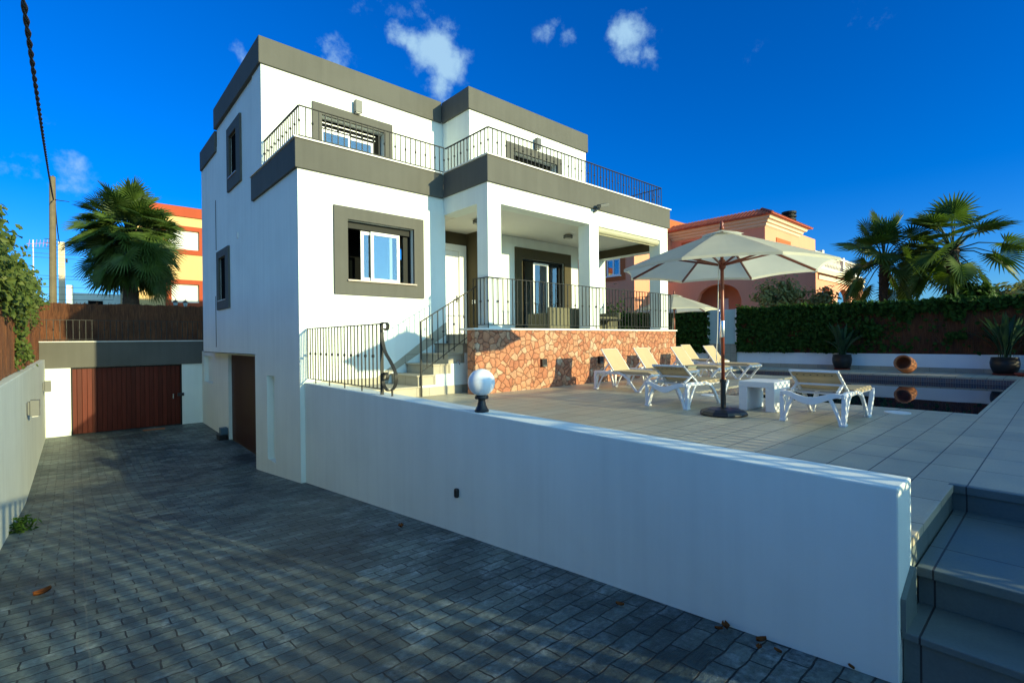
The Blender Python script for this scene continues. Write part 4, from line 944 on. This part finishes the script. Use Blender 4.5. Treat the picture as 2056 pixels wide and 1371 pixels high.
# ------------------------------------------------------------------ parasols
def make_parasol():
    t = thing('parasol', 'parasol', 'parasol', (0,0,0), 'off white parasols'); Rr = 1.42; a0 = R(7); zr, zt = 2.07, 2.60
    C8 = [(math.cos(a0+k*math.pi/4), math.sin(a0+k*math.pi/4)) for k in range(8)]
    q = MB(); vs = []; NR = 8; NS = 6
    for k in range(8):
        c0, c1 = C8[k], C8[(k+1) % 8]
        for j in range(NR+1):
            s = .06+.94*j/NR
            for i in range(NS+1):
                u = i/NS; x = (c0[0]*(1-u)+c1[0]*u)*Rr*s; y = (c0[1]*(1-u)+c1[1]*u)*Rr*s
                sag = math.sin(math.pi*u)
                z = zt-(zt-zr)*(s**1.12)-.028*sag*s*math.sin(math.pi*min(1, s*1.0))*1.0
                pull = 1-.030*sag*s**3
                vs.append((x*pull, y*pull, z+.02*sag*s**4))
        b = k*(NR+1)*(NS+1)
        q.f += [(b+j*(NS+1)+i, b+j*(NS+1)+i+1, b+(j+1)*(NS+1)+i+1, b+(j+1)*(NS+1)+i) for j in range(NR) for i in range(NS)]
    q.v = vs; can = q.build('canopy', 'canvas', t, local=True)
    q = MB()
    for k in range(8):     # wind vent cap above the canopy
        c0, c1 = C8[k], C8[(k+1) % 8]
        q.add([(0, 0, zt+.03), (c0[0]*.30, c0[1]*.30, zt-.062), ((c0[0]+c1[0])*.137, (c0[1]+c1[1])*.137, zt-.046), (c1[0]*.30, c1[1]*.30, zt-.062)], [(0,1,2),(0,2,3)])
    q.build('vent_cap', 'canvas', can, local=True)
    q = MB()      # hem: slim fold hanging from the rim
    for k in range(8):
        c0, c1 = C8[k], C8[(k+1) % 8]; pv = []
        for i in range(NS+1):
            u = i/NS; sag = math.sin(math.pi*u); pull = 1-.030*sag; x = (c0[0]*(1-u)+c1[0]*u)*Rr*pull; y = (c0[1]*(1-u)+c1[1]*u)*Rr*pull; z = zr+.02*sag
            pv += [(x, y, z), (x*1.002, y*1.002, z-.035)]
        q.add(pv, [(2*i, 2*i+2, 2*i+3, 2*i+1) for i in range(NS)])
    q.build('hem', 'canvas', can, local=True)
    for k in range(8):
        c = C8[k]
        def P(r_): s = r_/Rr; return (c[0]*r_, c[1]*r_, zt-(zt-zr)*(s**1.12)-.03)
        q = MB(); q.bar([P(.06), P(.7), P(1.385)], (-c[1], c[0], 0), .02, .03); rb = q.build('rib', 'teak', t, local=True)
        e = P(.74); q = MB(); q.bar([(c[0]*.05, c[1]*.05, 2.13), (e[0], e[1], e[2]-.02)], (-c[1], c[0], 0), .018, .026); q.build('strut', 'teak', rb, local=True)
    MB().lathe([(.024, .44), (.024, 2.60)], n=16).build('pole', 'teak', t, smooth=True, local=True)
    MB().lathe([(.024, 2.06), (.05, 2.09), (.055, 2.16), (.04, 2.2), (.024, 2.21)], n=16).build('runner', 'teak', t, local=True)
    MB().lathe([(.028, 1.10), (.03, 1.11), (.03, 1.33), (.028, 1.34)], n=16).build('pole_joint', 'chrome', t, smooth=True, local=True)
    MB().lathe([(.02, 2.62), (.035, 2.65), (.03, 2.67), (.018, 2.69), (.03, 2.715), (.012, 2.75), (.002, 2.76)], n=16).build('finial', 'teak', t, smooth=True, local=True)
    q = MB(); q.lathe([(.31, 0), (.325, .02), (.30, .06), (.22, .09), (.07, .10), (.05, .11)], n=10); bs = q.build('base', 'black', t, local=True, bevel=.012)
    MB().lathe([(.036, .1), (.036, .46), (.045, .462), (.045, .50), (.03, .505)], n=16).build('base_tube', 'black', bs, smooth=False, local=True)
    q = MB().tube(smooth_pts([(-.06, .02, 2.15), (-.065, .03, 1.7), (-.055, .05, 1.2), (-.09, .05, .82), (-.05, .03, .72), (-.03, .02, .80)], 4), .006, 5); q.build('cord', 'rope', t, local=True)
    return t
PA = make_parasol(); PA.location = (6.93, 3.28, H); PA['label'] = 'large open off white parasol standing among the loungers'
copy_tree(PA, (15.75, 9.17, H-.001), R(20), 'smaller looking open white parasol behind the end of the porch')

# ------------------------------------------------------------------ porch furniture
def armchair(x, y, w_, d_, rz, label, name='wicker_sofa', cat='sofa'):
    t = thing(name, label, cat, (x, y, .14), None, rz)
    MB().box(-w_/2, w_/2, -d_/2, -d_/2+.12, 0.03, .66).build('backrest', 'wicker', t, bevel=.03, local=True)
    MB().box(-w_/2+.14, w_/2-.14, -d_/2+.12, d_/2, .08, .26).build('base', 'wicker', t, bevel=.01, local=True); MB().box(-w_/2+.15, w_/2-.15, -d_/2+.13, d_/2-.01, .26, .40).build('cushion', 'cushion', t, bevel=.04, local=True)
    for s in (-1, 1): MB().box(s*(w_/2-.07)-.07, s*(w_/2-.07)+.07, -d_/2+.121, d_/2, .03, .52).build('armrest', 'wicker', t, bevel=.025, local=True)
armchair(9.75, 8.95, 1.75, .8, 0, 'olive wicker sofa seen from behind the porch railing')
armchair(12.3, 9.7, .95, .85, R(75), 'olive wicker armchair on the right end of the porch', 'wicker_armchair', 'armchair')
t = thing('porch_table', 'dark low table on the porch near the right pillar', 'table', (11.4, 8.9, .14))
MB().box(11.05, 12.15, 8.75, 9.35, .52, .57).build('table_top', 'alu', t, bevel=.005)
for a in (11.1, 12.06):
    for b in (8.8, 9.26): MB().box(a, a+.05, b, b+.05, .14, .52).build('leg', 'alu', t)
t = thing('porch_plant', 'leafy green plant at the back of the porch opening', 'plant', (14.6, 10.8, H))
rg = np.random.default_rng(31); Pq = rg.normal(0, 1, (900, 3))*[.42, .42, .42]+[14.6, 11.2, .55]; leaf_mesh('foliage', Pq, Pq-np.array([14.6, 11.2, .3]), .10, 'ivy', t, 32); MB().tube([(14.6, 11.2, H), (14.6, 11.2, .6)], .03).build('stem', 'trunk', t)

# ------------------------------------------------------------------ palms
def fan_palm(root, c, nleaf, pet, rad, seed, tilt=(10, 118), trunk_r=.2, ground=-1.78, nseg=34, lower_bias=1.0, sq=1.0, pmin=.75):
    rg = np.random.default_rng(seed); V_ = []; F_ = []; PV = MB(); c = np.array(c, float)
    for L in range(nleaf):
        fr_ = (L+.5)/nleaf; el = R(90-(tilt[0]+(tilt[1]-tilt[0])*fr_**lower_bias)+rg.normal(0, 10)); az = L*2.39996+rg.normal(0, .6)
        d = np.array([math.cos(el)*math.cos(az), math.cos(el)*math.sin(az), math.sin(el)*sq]); pl = pet*rg.uniform(pmin, 1.12)
        mid = c+d*pl*.5+np.array([0, 0, .05*pl]); tip = c+d*pl+np.array([0, 0, -.12*pl*math.cos(el)])
        PV.tube([c+d*.05, mid, tip], [.028, .02, .014], 5)
        ax = (tip-mid)/np.linalg.norm(tip-mid); ax = ax+np.array([0, 0, -.25-.25*rg.random()]); ax /= np.linalg.norm(ax)
        upv = np.array([0, 0, 1.0])+rg.normal(0, .25, 3)-d*.2; sd = np.cross(ax, upv); sd /= np.linalg.norm(sd); nn = np.cross(sd, ax)
        Rl = rad*rg.uniform(.8, 1.12); spread = R(128)
        for s in range(nseg):
            a = -spread+2*spread*(s+.5)/nseg; da = spread/nseg*1.02
            ln = Rl*(1-.30*(abs(a)/spread)**2)*rg.uniform(.93, 1.05); cup = .22*abs(math.sin(a))
            rows = []
            for r_, wf in ((.02, .4), (.5, 1.0), (.78, .55), (1.0, .03)):
                rr = ln*r_; wd = rr*math.tan(da)*wf if r_ <= .5 else ln*.5*math.tan(da)*wf
                dirv = ax*math.cos(a)+sd*math.sin(a); tg = -ax*math.sin(a)+sd*math.cos(a)
                p = tip+dirv*rr+nn*(cup*rr)+np.array([0, 0, -1])*(.30*ln*max(0, r_-.45)**1.6*rg.uniform(.7, 1.5))
                pleat = nn*wd*.55
                rows.append((p-tg*wd-pleat, p+pleat*.6, p+tg*wd-pleat))
            b = len(V_); V_ += [q for r_ in rows for q in r_]
            for j in range(3):
                for i in range(2): F_.append((b+j*3+i, b+j*3+i+1, b+j*3+4+i, b+j*3+3+i))
    raw_mesh('crown', np.array(V_), F_, 'palm', root)
    PV.build('petioles', 'strap', root, smooth=True)
    tr = MB(); pts = [(c[0]+.03*math.sin(k), c[1]+.03*math.cos(k*1.3), ground+(c[2]-ground)*k/7) for k in range(8)]
    tr.tube(pts, [trunk_r*(1.15 if k == 0 else 1.0+.12*math.sin(k*2.2)) for k in range(8)], 12)
    for k in range(60):
        a = rg.uniform(0, 6.28); z = rg.uniform(ground+.5*(c[2]-ground), c[2]+.1); p = np.array([c[0]+trunk_r*math.cos(a), c[1]+trunk_r*math.sin(a), z]); o = np.array([math.cos(a), math.sin(a), 0])
        tr.bar([p-o*.04, p+o*.05+np.array([0, 0, .14])], (-math.sin(a), math.cos(a), 0), .09, .02)
    tr.build('trunk', 'trunk', root)
t = thing('palm_tree', 'big dense fan palm rising behind the back fence on the left', 'palm tree', (1.8, 27, -1.78))
fan_palm(t, (1.98, 27.0, 4.45), 165, 1.42, .95, 8, (3, 152), .28, lower_bias=.88, nseg=26, sq=1.3, pmin=.55)
t = thing('palm_tree', 'left one of the two fan palms above the ivy fence', 'palm tree', (23, 4.45, -1.78))
fan_palm(t, (23.0, 4.65, 2.85), 32, 1.2, .92, 6, (4, 142), .15, nseg=28, pmin=.6)
t = thing('palm_tree', 'right one of the two fan palms above the ivy fence', 'palm tree', (23, 2.85, -1.78))
fan_palm(t, (23.0, 2.70, 2.95), 36, 1.32, .95, 9, (4, 145), .15, nseg=28, pmin=.6)

# shrubs behind the fence
def shrub(root, c, r_, n, size, mat, seed, stems=10, ground=-1.78):
    rg = np.random.default_rng(seed); c = np.array(c, float); r_ = np.array(r_, float); P = []
    q = MB()
    for k in range(stems):
        a = rg.normal(0, 1, 3); a[2] = abs(a[2])+.4; a /= np.linalg.norm(a); e = c+a*r_*rg.uniform(.75, 1.1); b = np.array([c[0]+rg.normal(0, .1), c[1]+rg.normal(0, .1), c[2]-r_[2]*.8])
        md = (b+e)/2+rg.normal(0, .08, 3); q.tube([b, md, e], [.03, .02, .006], 5)
        for j in range(n//stems):
            s = rg.uniform(.25, 1.02); p = b*(1-s)**2+2*md*s*(1-s)+e*s*s if False else (b+(md-b)*2*s if s < .5 else md+(e-md)*(2*s-1)); P.append(p+rg.normal(0, .12+.12*(1-s), 3)*r_/r_.max())
    q.tube([(c[0], c[1], ground), (c[0], c[1], c[2]-r_[2]*.7)], .05, 6); q.build('branches', 'trunk', root)
    P = np.array(P); leaf_mesh('foliage', P, P-c+np.array([0, 0, .3]), size, mat, root, seed+1, aspect=2.2)
t = thing('shrub', 'feathery grey green bush above the ivy fence in front of the orange house', 'shrub', (22, 8.1, -1.78))
shrub(t, (22, 8.1, 1.55), (.8, 1.25, .85), 2400, .085, 'shrub', 41, 34)
t = thing('shrub', 'small light green bush below the arches of the orange house', 'shrub', (22.4, 6.6, -1.78)); shrub(t, (22.4, 6.5, 1.3), (.5, .55, .6), 800, .09, 'shrub', 43, 14)
t = thing('shrub', 'distant bush showing low above the fence at far right', 'shrub', (30, 1.4, -1.78)); shrub(t, (30, 1.2, 1.5), (1.2, 1.2, .75), 900, .16, 'shrub', 45, 14)
t = thing('shrub', 'round dark bush between the two palm trunks', 'shrub', (22.6, 3.2, -1.78)); shrub(t, (22.8, 2.3, 1.25), (.5, .6, .5), 900, .11, 'ivy', 47, 14)
# vine on the left fence
LV = thing('vine', 'green climbing vine spilling over the left brushwood fence', 'climbing plant', (-.7, 12, .5))
rg = np.random.default_rng(51); P = []
def blob(y, z, ry, rz_, n, dx=.12, x=-.72):
    for k in range(n):
        P.append((x+rg.normal(0, dx), y+rg.normal(0, ry), z+rg.normal(0, rz_)))
for k in range(16): blob(rg.uniform(8.3, 13.0), rg.uniform(.75, 1.15), .4, .13, 170, .10)
for k in range(8): blob(rg.uniform(10.5, 12.5), rg.uniform(.6, .95), .3, .14, 70, .08)
for k in range(7): blob(rg.uniform(13.5, 19.0), rg.uniform(1.15, 1.4), .7, .10, 90, .10)
for k in range(9): blob(rg.uniform(12.6, 13.4), 1.1-.17*k, .16, .1, 34, .05)
for k in range(5): blob(rg.uniform(15.5, 17.5), 1.2-.16*k, .35, .1, 50, .06)
for k in range(3): blob(14.0+.5*k, -.1-.08*k, .2, .06, 30, .05)
blob(9.2, 1.35, .25, .14, 110, .08); blob(8.9, 1.6, .12, .12, 50, .06)
P = np.array(P); leaf_mesh('foliage', np.concatenate([P, P+rg.normal(0, .05, P.shape)]), np.tile([.8, -.4, .5], (2*len(P), 1)), .075, 'vine', LV, 52)
q = MB()
for k in range(14):
    y = rg.uniform(8, 18); z = 1.3; pts = []
    for j in range(7): pts.append((-.72+rg.normal(0, .04), y, z)); y += rg.normal(0, .15); z -= rg.uniform(.05, .22)
    q.tube(pts, .008, 5)
q.build('stems', 'trunk', LV)
t = thing('weed', 'small green weed at the foot of the left driveway wall', 'weed', (-.5, 8.9, -2.5))
P = rg.normal(0, 1, (160, 3))*[.08, .20, .035]+[-.56, 9.75, drive_z(-.55, 9.75)+.05]; leaf_mesh('foliage', P, np.tile([.3, -.3, .9], (160, 1)), .035, 'ivy', t, 53, aspect=2.5)

# ------------------------------------------------------------------ neighbours
def ring_sweep(q, x0, x1, y0, y1, prof):
    vs = []
    for o, z in prof: vs += [(x0-o, y0-o, z), (x1+o, y0-o, z), (x1+o, y1+o, z), (x0-o, y1+o, z)]
    q.add(vs, [(j*4+k, j*4+(k+1) % 4, j*4+4+(k+1) % 4, j*4+4+k) for j in range(len(prof)-1) for k in range(4)])
def arch_wall(q, axis, p0, p1, u0, u1, z0, z1, arches, n=14):
    """wall with arched openings (ua, ub, zspring, ztop)"""
    def P(u, p, z): return (u, p, z) if axis == 'Y' else (p, u, z)
    u = u0
    def slab(a, b, c, d): q.add([P(e_,p,z) for p in (p0,p1) for e_, z in ((a,c),(b,c),(b,d),(a,d))], [(0,1,2,3),(7,6,5,4),(0,4,5,1),(1,5,6,2),(2,6,7,3),(3,7,4,0)])
    for ua, ub, zs, zt in sorted(arches):
        slab(u, ua, z0, z1)
        us = [ua+(ub-ua)*i/n for i in range(n+1)]; zz = [zs+(zt-zs)*math.sqrt(max(0, 1-((x-(ua+ub)/2)/((ub-ua)/2))**2)) for x in us]
        for i in range(n):
            q.add([P(us[i],p0,zz[i]), P(us[i+1],p0,zz[i+1]), P(us[i+1],p0,z1), P(us[i],p0,z1), P(us[i],p1,zz[i]), P(us[i+1],p1,zz[i+1]), P(us[i+1],p1,z1), P(us[i],p1,z1)], [(0,1,2,3),(7,6,5,4),(0,4,5,1),(3,2,6,7)])
        u = ub
    slab(u, u1, z0, z1)
OH = thing('orange_house', 'orange rendered house with tiled eaves and arched terrace beyond the ivy fence', 'house', (28, 11, -1.78))
q = MB()
q.box(24.0, 30, 16.45, 24, -1.78, 6.55)                               # left block
q.wall('X', 28.0, 28.3, 10.88, 16.45, 3.2, 6.1, [(14.75, 15.45, 4.6, 5.5)]); q.wall('Y', 10.88, 11.15, 28.3, 32.85, 3.2, 6.1, [(29.9, 31.2, 3.9, 5.45)]); q.box(28.3, 32.8, 11.15, 16.4, 5.8, 6.0)
arch_wall(q, 'X', 26.0, 26.3, 7.86, 16.45, -1.78, 3.2, [(11.30, 13.75, 2.0, 2.86)])
arch_wall(q, 'Y', 7.86, 8.15, 26.3, 34.0, -1.78, 2.86, [(26.75, 28.2, 1.75, 2.45), (29.2, 31.4, 1.75, 2.45), (32.2, 33.7, 1.75, 2.4)])
q.box(27.6, 27.9, 8.6, 16.4, -1.78, 3.2); q.box(26.3, 34.0, 8.15, 16.4, 3.0, 3.2)
q.build('wall', 'orange', OH)
q = MB(); q.box(23.97, 30.02, 16.42, 24, 6.55, 7.35); q.build('parapet', 'orange_d', OH)
q = MB(); ring_sweep(q, 28.0, 32.85, 10.88, 16.3, [(.0, 5.95), (.10, 6.02), (.12, 6.12), (.22, 6.16), (.25, 6.27), (.38, 6.31), (.42, 6.42), (.5, 6.44)]); q.build('cornice', 'cream', OH)
q = MB(); ring_sweep(q, 28.0, 32.85, 10.88, 16.3, [(.5, 6.44), (.62, 6.46), (.62, 6.50), (-.25, 6.98), (-.6, 6.98)])
for k in range(32):
    y = 10.36+k*.2; f_ = min(1, (y-10.26)/.87); q.tube([(27.38, y, 6.50), (27.38+.84*f_, y, 6.50+.465*f_)], .055, 6)
for k in range(31):
    x = 27.50+k*.2; f_ = min(1, (x-27.38)/.87); q.tube([(x, 10.26, 6.50), (x, 10.26+.84*f_, 6.50+.465*f_)], .055, 6)
q.tube([(27.36, 10.24, 6.51), (28.24, 11.12, 6.99)], .07, 6)
q.build('roof', 'roof', OH)
q = MB(); q.lathe([(.32, 6.9), (.32, 7.5), (.42, 7.52), (.42, 7.62), (.32, 7.64), (.32, 7.72), (.44, 7.74), (.44, 7.84), (.32, 7.86), (.32, 7.94), (.44, 7.96), (.44, 8.1), (.05, 8.12)], (35.0, 12.1, 0), 18); q.build('chimney', 'alu', OH)
q = MB(); q.box(32.85, 38, 11.5, 16.3, -1.78, 6.6); q.build('rear_wing', 'orange', OH)
# trim strip + window surrounds
for q in (MB().wall('X', 27.96, 28.0, 14.45, 15.75, 4.2, 5.8, [(14.75, 15.45, 4.6, 5.5)]), MB().wall('Y', 10.84, 10.88, 29.5, 31.6, 3.6, 5.55, [(29.9, 31.2, 3.9, 5.3)]), MB().wall('X', 23.96, 24.0, 17.05, 18.75, 3.4, 4.95, [(17.38, 18.35, 3.68, 4.68)])): q.build('window_surround', 'orange_d', OH)
def h_window(x0, y0, y1, z0, z1):
    f = MB(); f.wall('X', x0-.06, x0-.01, y0, y1, z0, z1, [(y0+.07, (y0+y1)/2-.04, z0+.07, z1-.07), ((y0+y1)/2+.04, y1-.07, z0+.07, z1-.07)]); f.box(x0-.14, x0-.005, y0-.08, y1+.08, z0-.07, z0-.002)
    w_ = f.build('window', 'upvc', OH); MB().box(x0-.035, x0-.008, y0+.06, y1-.06, z0+.06, z1-.06).build('pane', 'glass', w_)
    MB().box(x0-.006, x0-.002, y0+.06, y1-.06, z0+.06, z1-.06).build('dark_room', 'dark', w_)
h_window(24.0, 17.40, 18.34, 3.70, 4.67)
MB().box(28.3, 28.35, 14.6, 15.6, 4.5, 5.6).build('dark_window', 'dark', OH); MB().box(29.8, 31.3, 11.15, 11.2, 3.8, 5.5).build('dark_window', 'dark', OH)
q = MB(); q.box(27.55, 27.6, 12.7, 13.3, -.2, 2.2); q.build('arch_door', 'upvc', OH)
q = MB(); q.box(25.94, 26.0, 7.84, 8.0, 2.95, 3.22); q.box(25.92, 34.0, 7.76, 7.86, 3.0, 3.22); q.box(26.3, 34.0, 7.80, 7.86, 2.7, 2.9); q.build('moulding', 'cream', OH)
q = MB()
for x in (26.45, 28.7, 31.8): q.box(x-.22, x+.22, 7.80, 8.2, 1.62, 1.78)
q.build('capital', 'cream', OH)
bl = thing('balustrade', 'white turned balustrade on the arched terrace of the orange house', 'balustrade', (27, 7.9, 3.22))
q = MB(); q.box(26.0, 34, 7.88, 8.1, 3.22, 3.36); q.box(26.0, 34, 7.88, 8.1, 3.92, 4.02); q.box(27.0, 27.25, 7.86, 8.12, 3.36, 4.15); q.box(30.3, 30.55, 7.86, 8.12, 3.36, 4.1); q.build('rail', 'bal', bl)
prof = [(.05, 0), (.05, .05), (.03, .08), (.07, .2), (.075, .26), (.035, .42), (.03, .48), (.05, .52), (.05, .56)]
qb = MB().lathe(prof, n=10); me = bpy.data.meshes.new('baluster'); me.from_pydata(qb.v, [], qb.f); me.materials.append(M['bal'])
for k in range(32):
    x = 26.2+k*.24
    if abs(x-27.12) > .2 and abs(x-30.42) > .2: put(me, 'baluster', bl, (x-27, .09, .14))
q = MB(); q.lathe([(.07, 1.9), (.1, 2.05), (.08, 2.25), (.02, 2.3)], (27.4, 13.0, .2), 8); q.tube([(27.4, 13, 2.5), (27.58, 13, 2.7)], .02, 6); tag(q.build('porch_lantern', 'black'), 'dark lantern hanging inside the arch of the orange house', 'lantern')
# yellow building at the back left
YB = thing('yellow_building', 'yellow building with rust red trim behind the left palm', 'house', (5, 34, -1.78))
q = MB(); q.wall('Y', 34, 34.3, 2.6, 12, -1.78, 7.3, [(4.1, 5.68, 5.40, 6.50), (4.3, 5.65, 2.33, 3.40)]); q.box(2.6, 12, 34.3, 44, -1.78, 7.3); q.build('wall', 'yellow', YB)
q = MB(); q.box(2.55, 12.05, 33.9, 34.2, 7.28, 7.85); q.build('parapet', 'rust', YB)
for q in (MB().wall('Y', 33.94, 34.0, 3.8, 5.95, 5.12, 6.75, [(4.1, 5.68, 5.40, 6.50)]), MB().wall('Y', 33.94, 34.0, 4.02, 5.85, 2.1, 3.65, [(4.3, 5.65, 2.33, 3.40)])): q.build('window_surround', 'rust', YB)
for z0, z1, x0, x1 in ((5.40, 6.50, 4.1, 5.68), (2.33, 3.40, 4.3, 5.65)):
    q = MB(); nsl = 14
    for k in range(nsl): zz = z0+(z1-z0)*k/nsl; q.add([(x0, 34.12, zz), (x1, 34.12, zz), (x1, 34.10, zz+(z1-z0)/nsl), (x0, 34.10, zz+(z1-z0)/nsl)], [(0,1,2,3)]); q.add([(x0, 34.10, zz), (x1, 34.10, zz), (x1, 34.12, zz), (x0, 34.12, zz)], [(0,1,2,3)])
    q.build('window_panel', 'window_panel', YB)
WH = thing('white_house', 'small white house far behind the left fence', 'house', (1, 45, -1.78))
q = MB(); q.box(-.2, 3.8, 45, 50, -1.78, 3.5); q.box(-.2, .15, 44.9, 45, 2.2, 4.0); q.build('wall', 'white', WH); MB().box(.9, 1.7, 44.95, 45.01, 2.4, 3.0).build('window', 'dark', WH)
t = thing('utility_pole', 'tall weathered pole carrying the thick black cable', 'utility pole', (-.52, 27, -1.78))
MB().tube([(-.545, 27, -1.78), (-.49, 27, 6.7)], [.135, .10], 12).build('pole', 'pole', t)
q = MB()
for z in (4.2, 4.05, 3.9): q.tube([(-.75, 27, z), (-.35, 27, z)], .012, 5)
q.build('bracket', 'cable', t)
t = thing('utility_pole', 'pale square pole farther back beside the left palm', 'utility pole', (-.37, 40, -1.78))
MB().box(-.52, -.22, 39.9, 40.1, -1.78, 6.1).build('pole', 'cream', t); MB().box(-.2, -.1, 39.85, 40.1, 4.9, 5.1).build('bracket', 'cable', t)
# thick twisted cable
q = MB(); A, B_ = Vector((-.255, 3.0, 2.5)), Vector((-.46, 26.9, 6.72))
def cab(tt):
    # through (-.268,6,2.99) and the pole top
    y = -4+31*tt; return Vector((-.24-.0095*(y-3) if y < 27 else 0, y, 2.06+.138*y+.0012*(y-6)*(y-27)))
for ph in (0, math.pi):
    pts = []
    for k in range(420):
        tt = k/419; p = cab(tt); a = k*.75+ph; pts.append(p+Vector((math.cos(a)*.012, 0, math.sin(a)*.012)))
    q.tube(pts, .0125, 6)
tag(q.build('overhead_cable', 'cable', smooth=True), 'thick twisted black overhead cable crossing the sky at left', 'cable')
q = MB(); pts = []
for k in range(25): s = k/24; pts.append((-.47+.03*s, 26.9+13*s, 6.72-.7*s-2.2*s*(1-s)))
q.tube(pts, .022, 6)
tag(q.build('overhead_wire', 'cable'), 'black cable continuing from the tall pole to the pale pole', 'cable')
q = MB()
for k, z in enumerate((5.35, 5.1, 4.9, 3.9, 3.75, 3.3, 2.9, 2.6)):
    pts = [(-6+8*j/10, 38+.2*k, z+.12*((j/10-.5)**2)*4) for j in range(11)]; q.tube(pts, .012, 4)
tag(q.build('utility_wires', 'cable'), 'bundle of thin wires strung behind the tall pole', 'wires')
t = thing('tv_antenna', 'orange and white television antenna far behind the vine', 'antenna', (-1.8, 45, 3))
MB().tube([(-1.8, 45, -1.78), (-1.79, 45, 6.85)], .03, 6).build('mast', 'bal', t)
q = MB().tube([(-2.1, 45, 6.55), (-.9, 45, 6.75)], .015, 4)
for k in range(7): x = -2.0+k*.17; q.tube([(x, 44.9, 6.35+.02*k), (x+.05, 45.1, 6.85+.02*k)], .014, 4)
q.build('aerial', 'terra', t)

# ------------------------------------------------------------------ street side behind the camera
SF = thing('lattice_screen', 'white lattice screen on the street side of the pool deck', 'fence', (10, -1.75, -1.7))
def lattice(x0, x1, z0, z1, px_, pz_, y, w_, root):
    q = MB(); sl = pz_/px_; hgt = z1-z0
    for s in (1, -1):
        k = 0; x = x0-hgt/sl
        while x < x1+hgt/sl:
            a = x; b = x+s*hgt/sl; za, zb = z0, z1
            lo, hi = (a, b) if s > 0 else (b, a)
            t0 = max(0, ((x0-a)/(b-a)) if s > 0 else ((x1-a)/(b-a))); t1 = min(1, ((x1-a)/(b-a)) if s > 0 else ((x0-a)/(b-a)))
            if t1 > t0: q.bar([(a+(b-a)*t0, y+.006*s, za+(zb-za)*t0), (a+(b-a)*t1, y+.006*s, za+(zb-za)*t1)], (0, 1, 0), .012, w_)
            x += px_
    return q
lattice(4.6, 22, -.33, .75, .17, .10, -1.75, .026, SF).build('lattice', 'white2', SF); lattice(3.3, 4.56, -.33, .2, .17, .10, -1.75, .026, SF).build('lattice', 'white2', SF)
q = MB(); q.box(3.3, 3.9, -1.83, -1.71, -1.78, -.33); q.box(4.12, 22, -1.83, -1.71, -1.78, -.33); q.build('wall', 'white2', SF)
lattice(3.9, 4.12, -1.3, -.33, .17, .10, -1.75, .026, SF).build('lattice', 'white2', SF)
q = MB(); q.box(3.3, 4.55, -1.79, -1.71, .2, .24); q.box(4.65, 22, -1.79, -1.71, .75, .80)
q.build('rail', 'white2', SF)
for x in (4.6, 9.5, 15.7, 21.9): MB().box(x-.05, x+.05, -1.81, -1.70, -1.78, .82).build('post', 'white2', SF)
GT = thing('driveway_gate', 'slatted metal gate closing the driveway on the street side', 'gate', (1.3, -1.7, -1.7))
q = MB()
for k in range(21):
    x = -.72+.19*k; q.box(x, x+.10, -1.72, -1.70, -1.62, .17)
q.build('slats', 'band', GT); q = MB(); q.box(-.72, 3.2, -1.725, -1.69, .17, .23); q.box(-.72, 3.2, -1.725, -1.69, -1.65, -1.6); q.build('rail', 'band', GT)

# ------------------------------------------------------------------ fallen leaves
for k, (x, y, a, s, lab) in enumerate(((-.21, 5.99, .5, .13, 'curled brown leaf alone at the left on the driveway'), (2.877, 5.236, 1.2, .10, 'small brown leaf by the wall, near its black oval light'), (2.893, 2.129, 2.0, .06, 'dry leaf a little away from the white wall, leftmost of the near ones'),
        (3.07, 1.45, .7, .075, 'larger dark leaf right against the foot of the white wall'), (3.02, 1.47, 2.2, .05, 'smaller dark leaf next to the one at the foot of the white wall'), (3.05, 1.225, 2.6, .07, 'dark dry leaf close to the wall, behind two paler ones'), (2.969, 1.207, .2, .05, 'yellowish leaf in front of the dark one near the wall'), (3.0, 1.115, 1.4, .045, 'pale tan leaf nearest the lower right, away from the wall'), (3.09, .78, 1.0, .04, 'last tiny leaf at the foot of the wall end'))):
    z = drive_z(x, y)+.012; q = MB(); ca, sa = math.cos(a), math.sin(a); vs = []
    for i in range(6):
        u = i/5-.5; w_ = .34*math.sin(math.pi*(i+.4)/5.8)
        for j, v in enumerate((-1, 0, 1)): vs.append((x+(u*ca-v*w_*sa)*s, y+(u*sa+v*w_*ca)*s, z+s*(.25*abs(v)+.5*u*u)))
    q.add(vs, [(i*3+j, i*3+j+1, i*3+4+j, i*3+3+j) for i in range(5) for j in range(2)])
    tag(q.build('fallen_leaf', 'dead', smooth=True), lab, 'leaf', 'fallen leaves on the driveway')
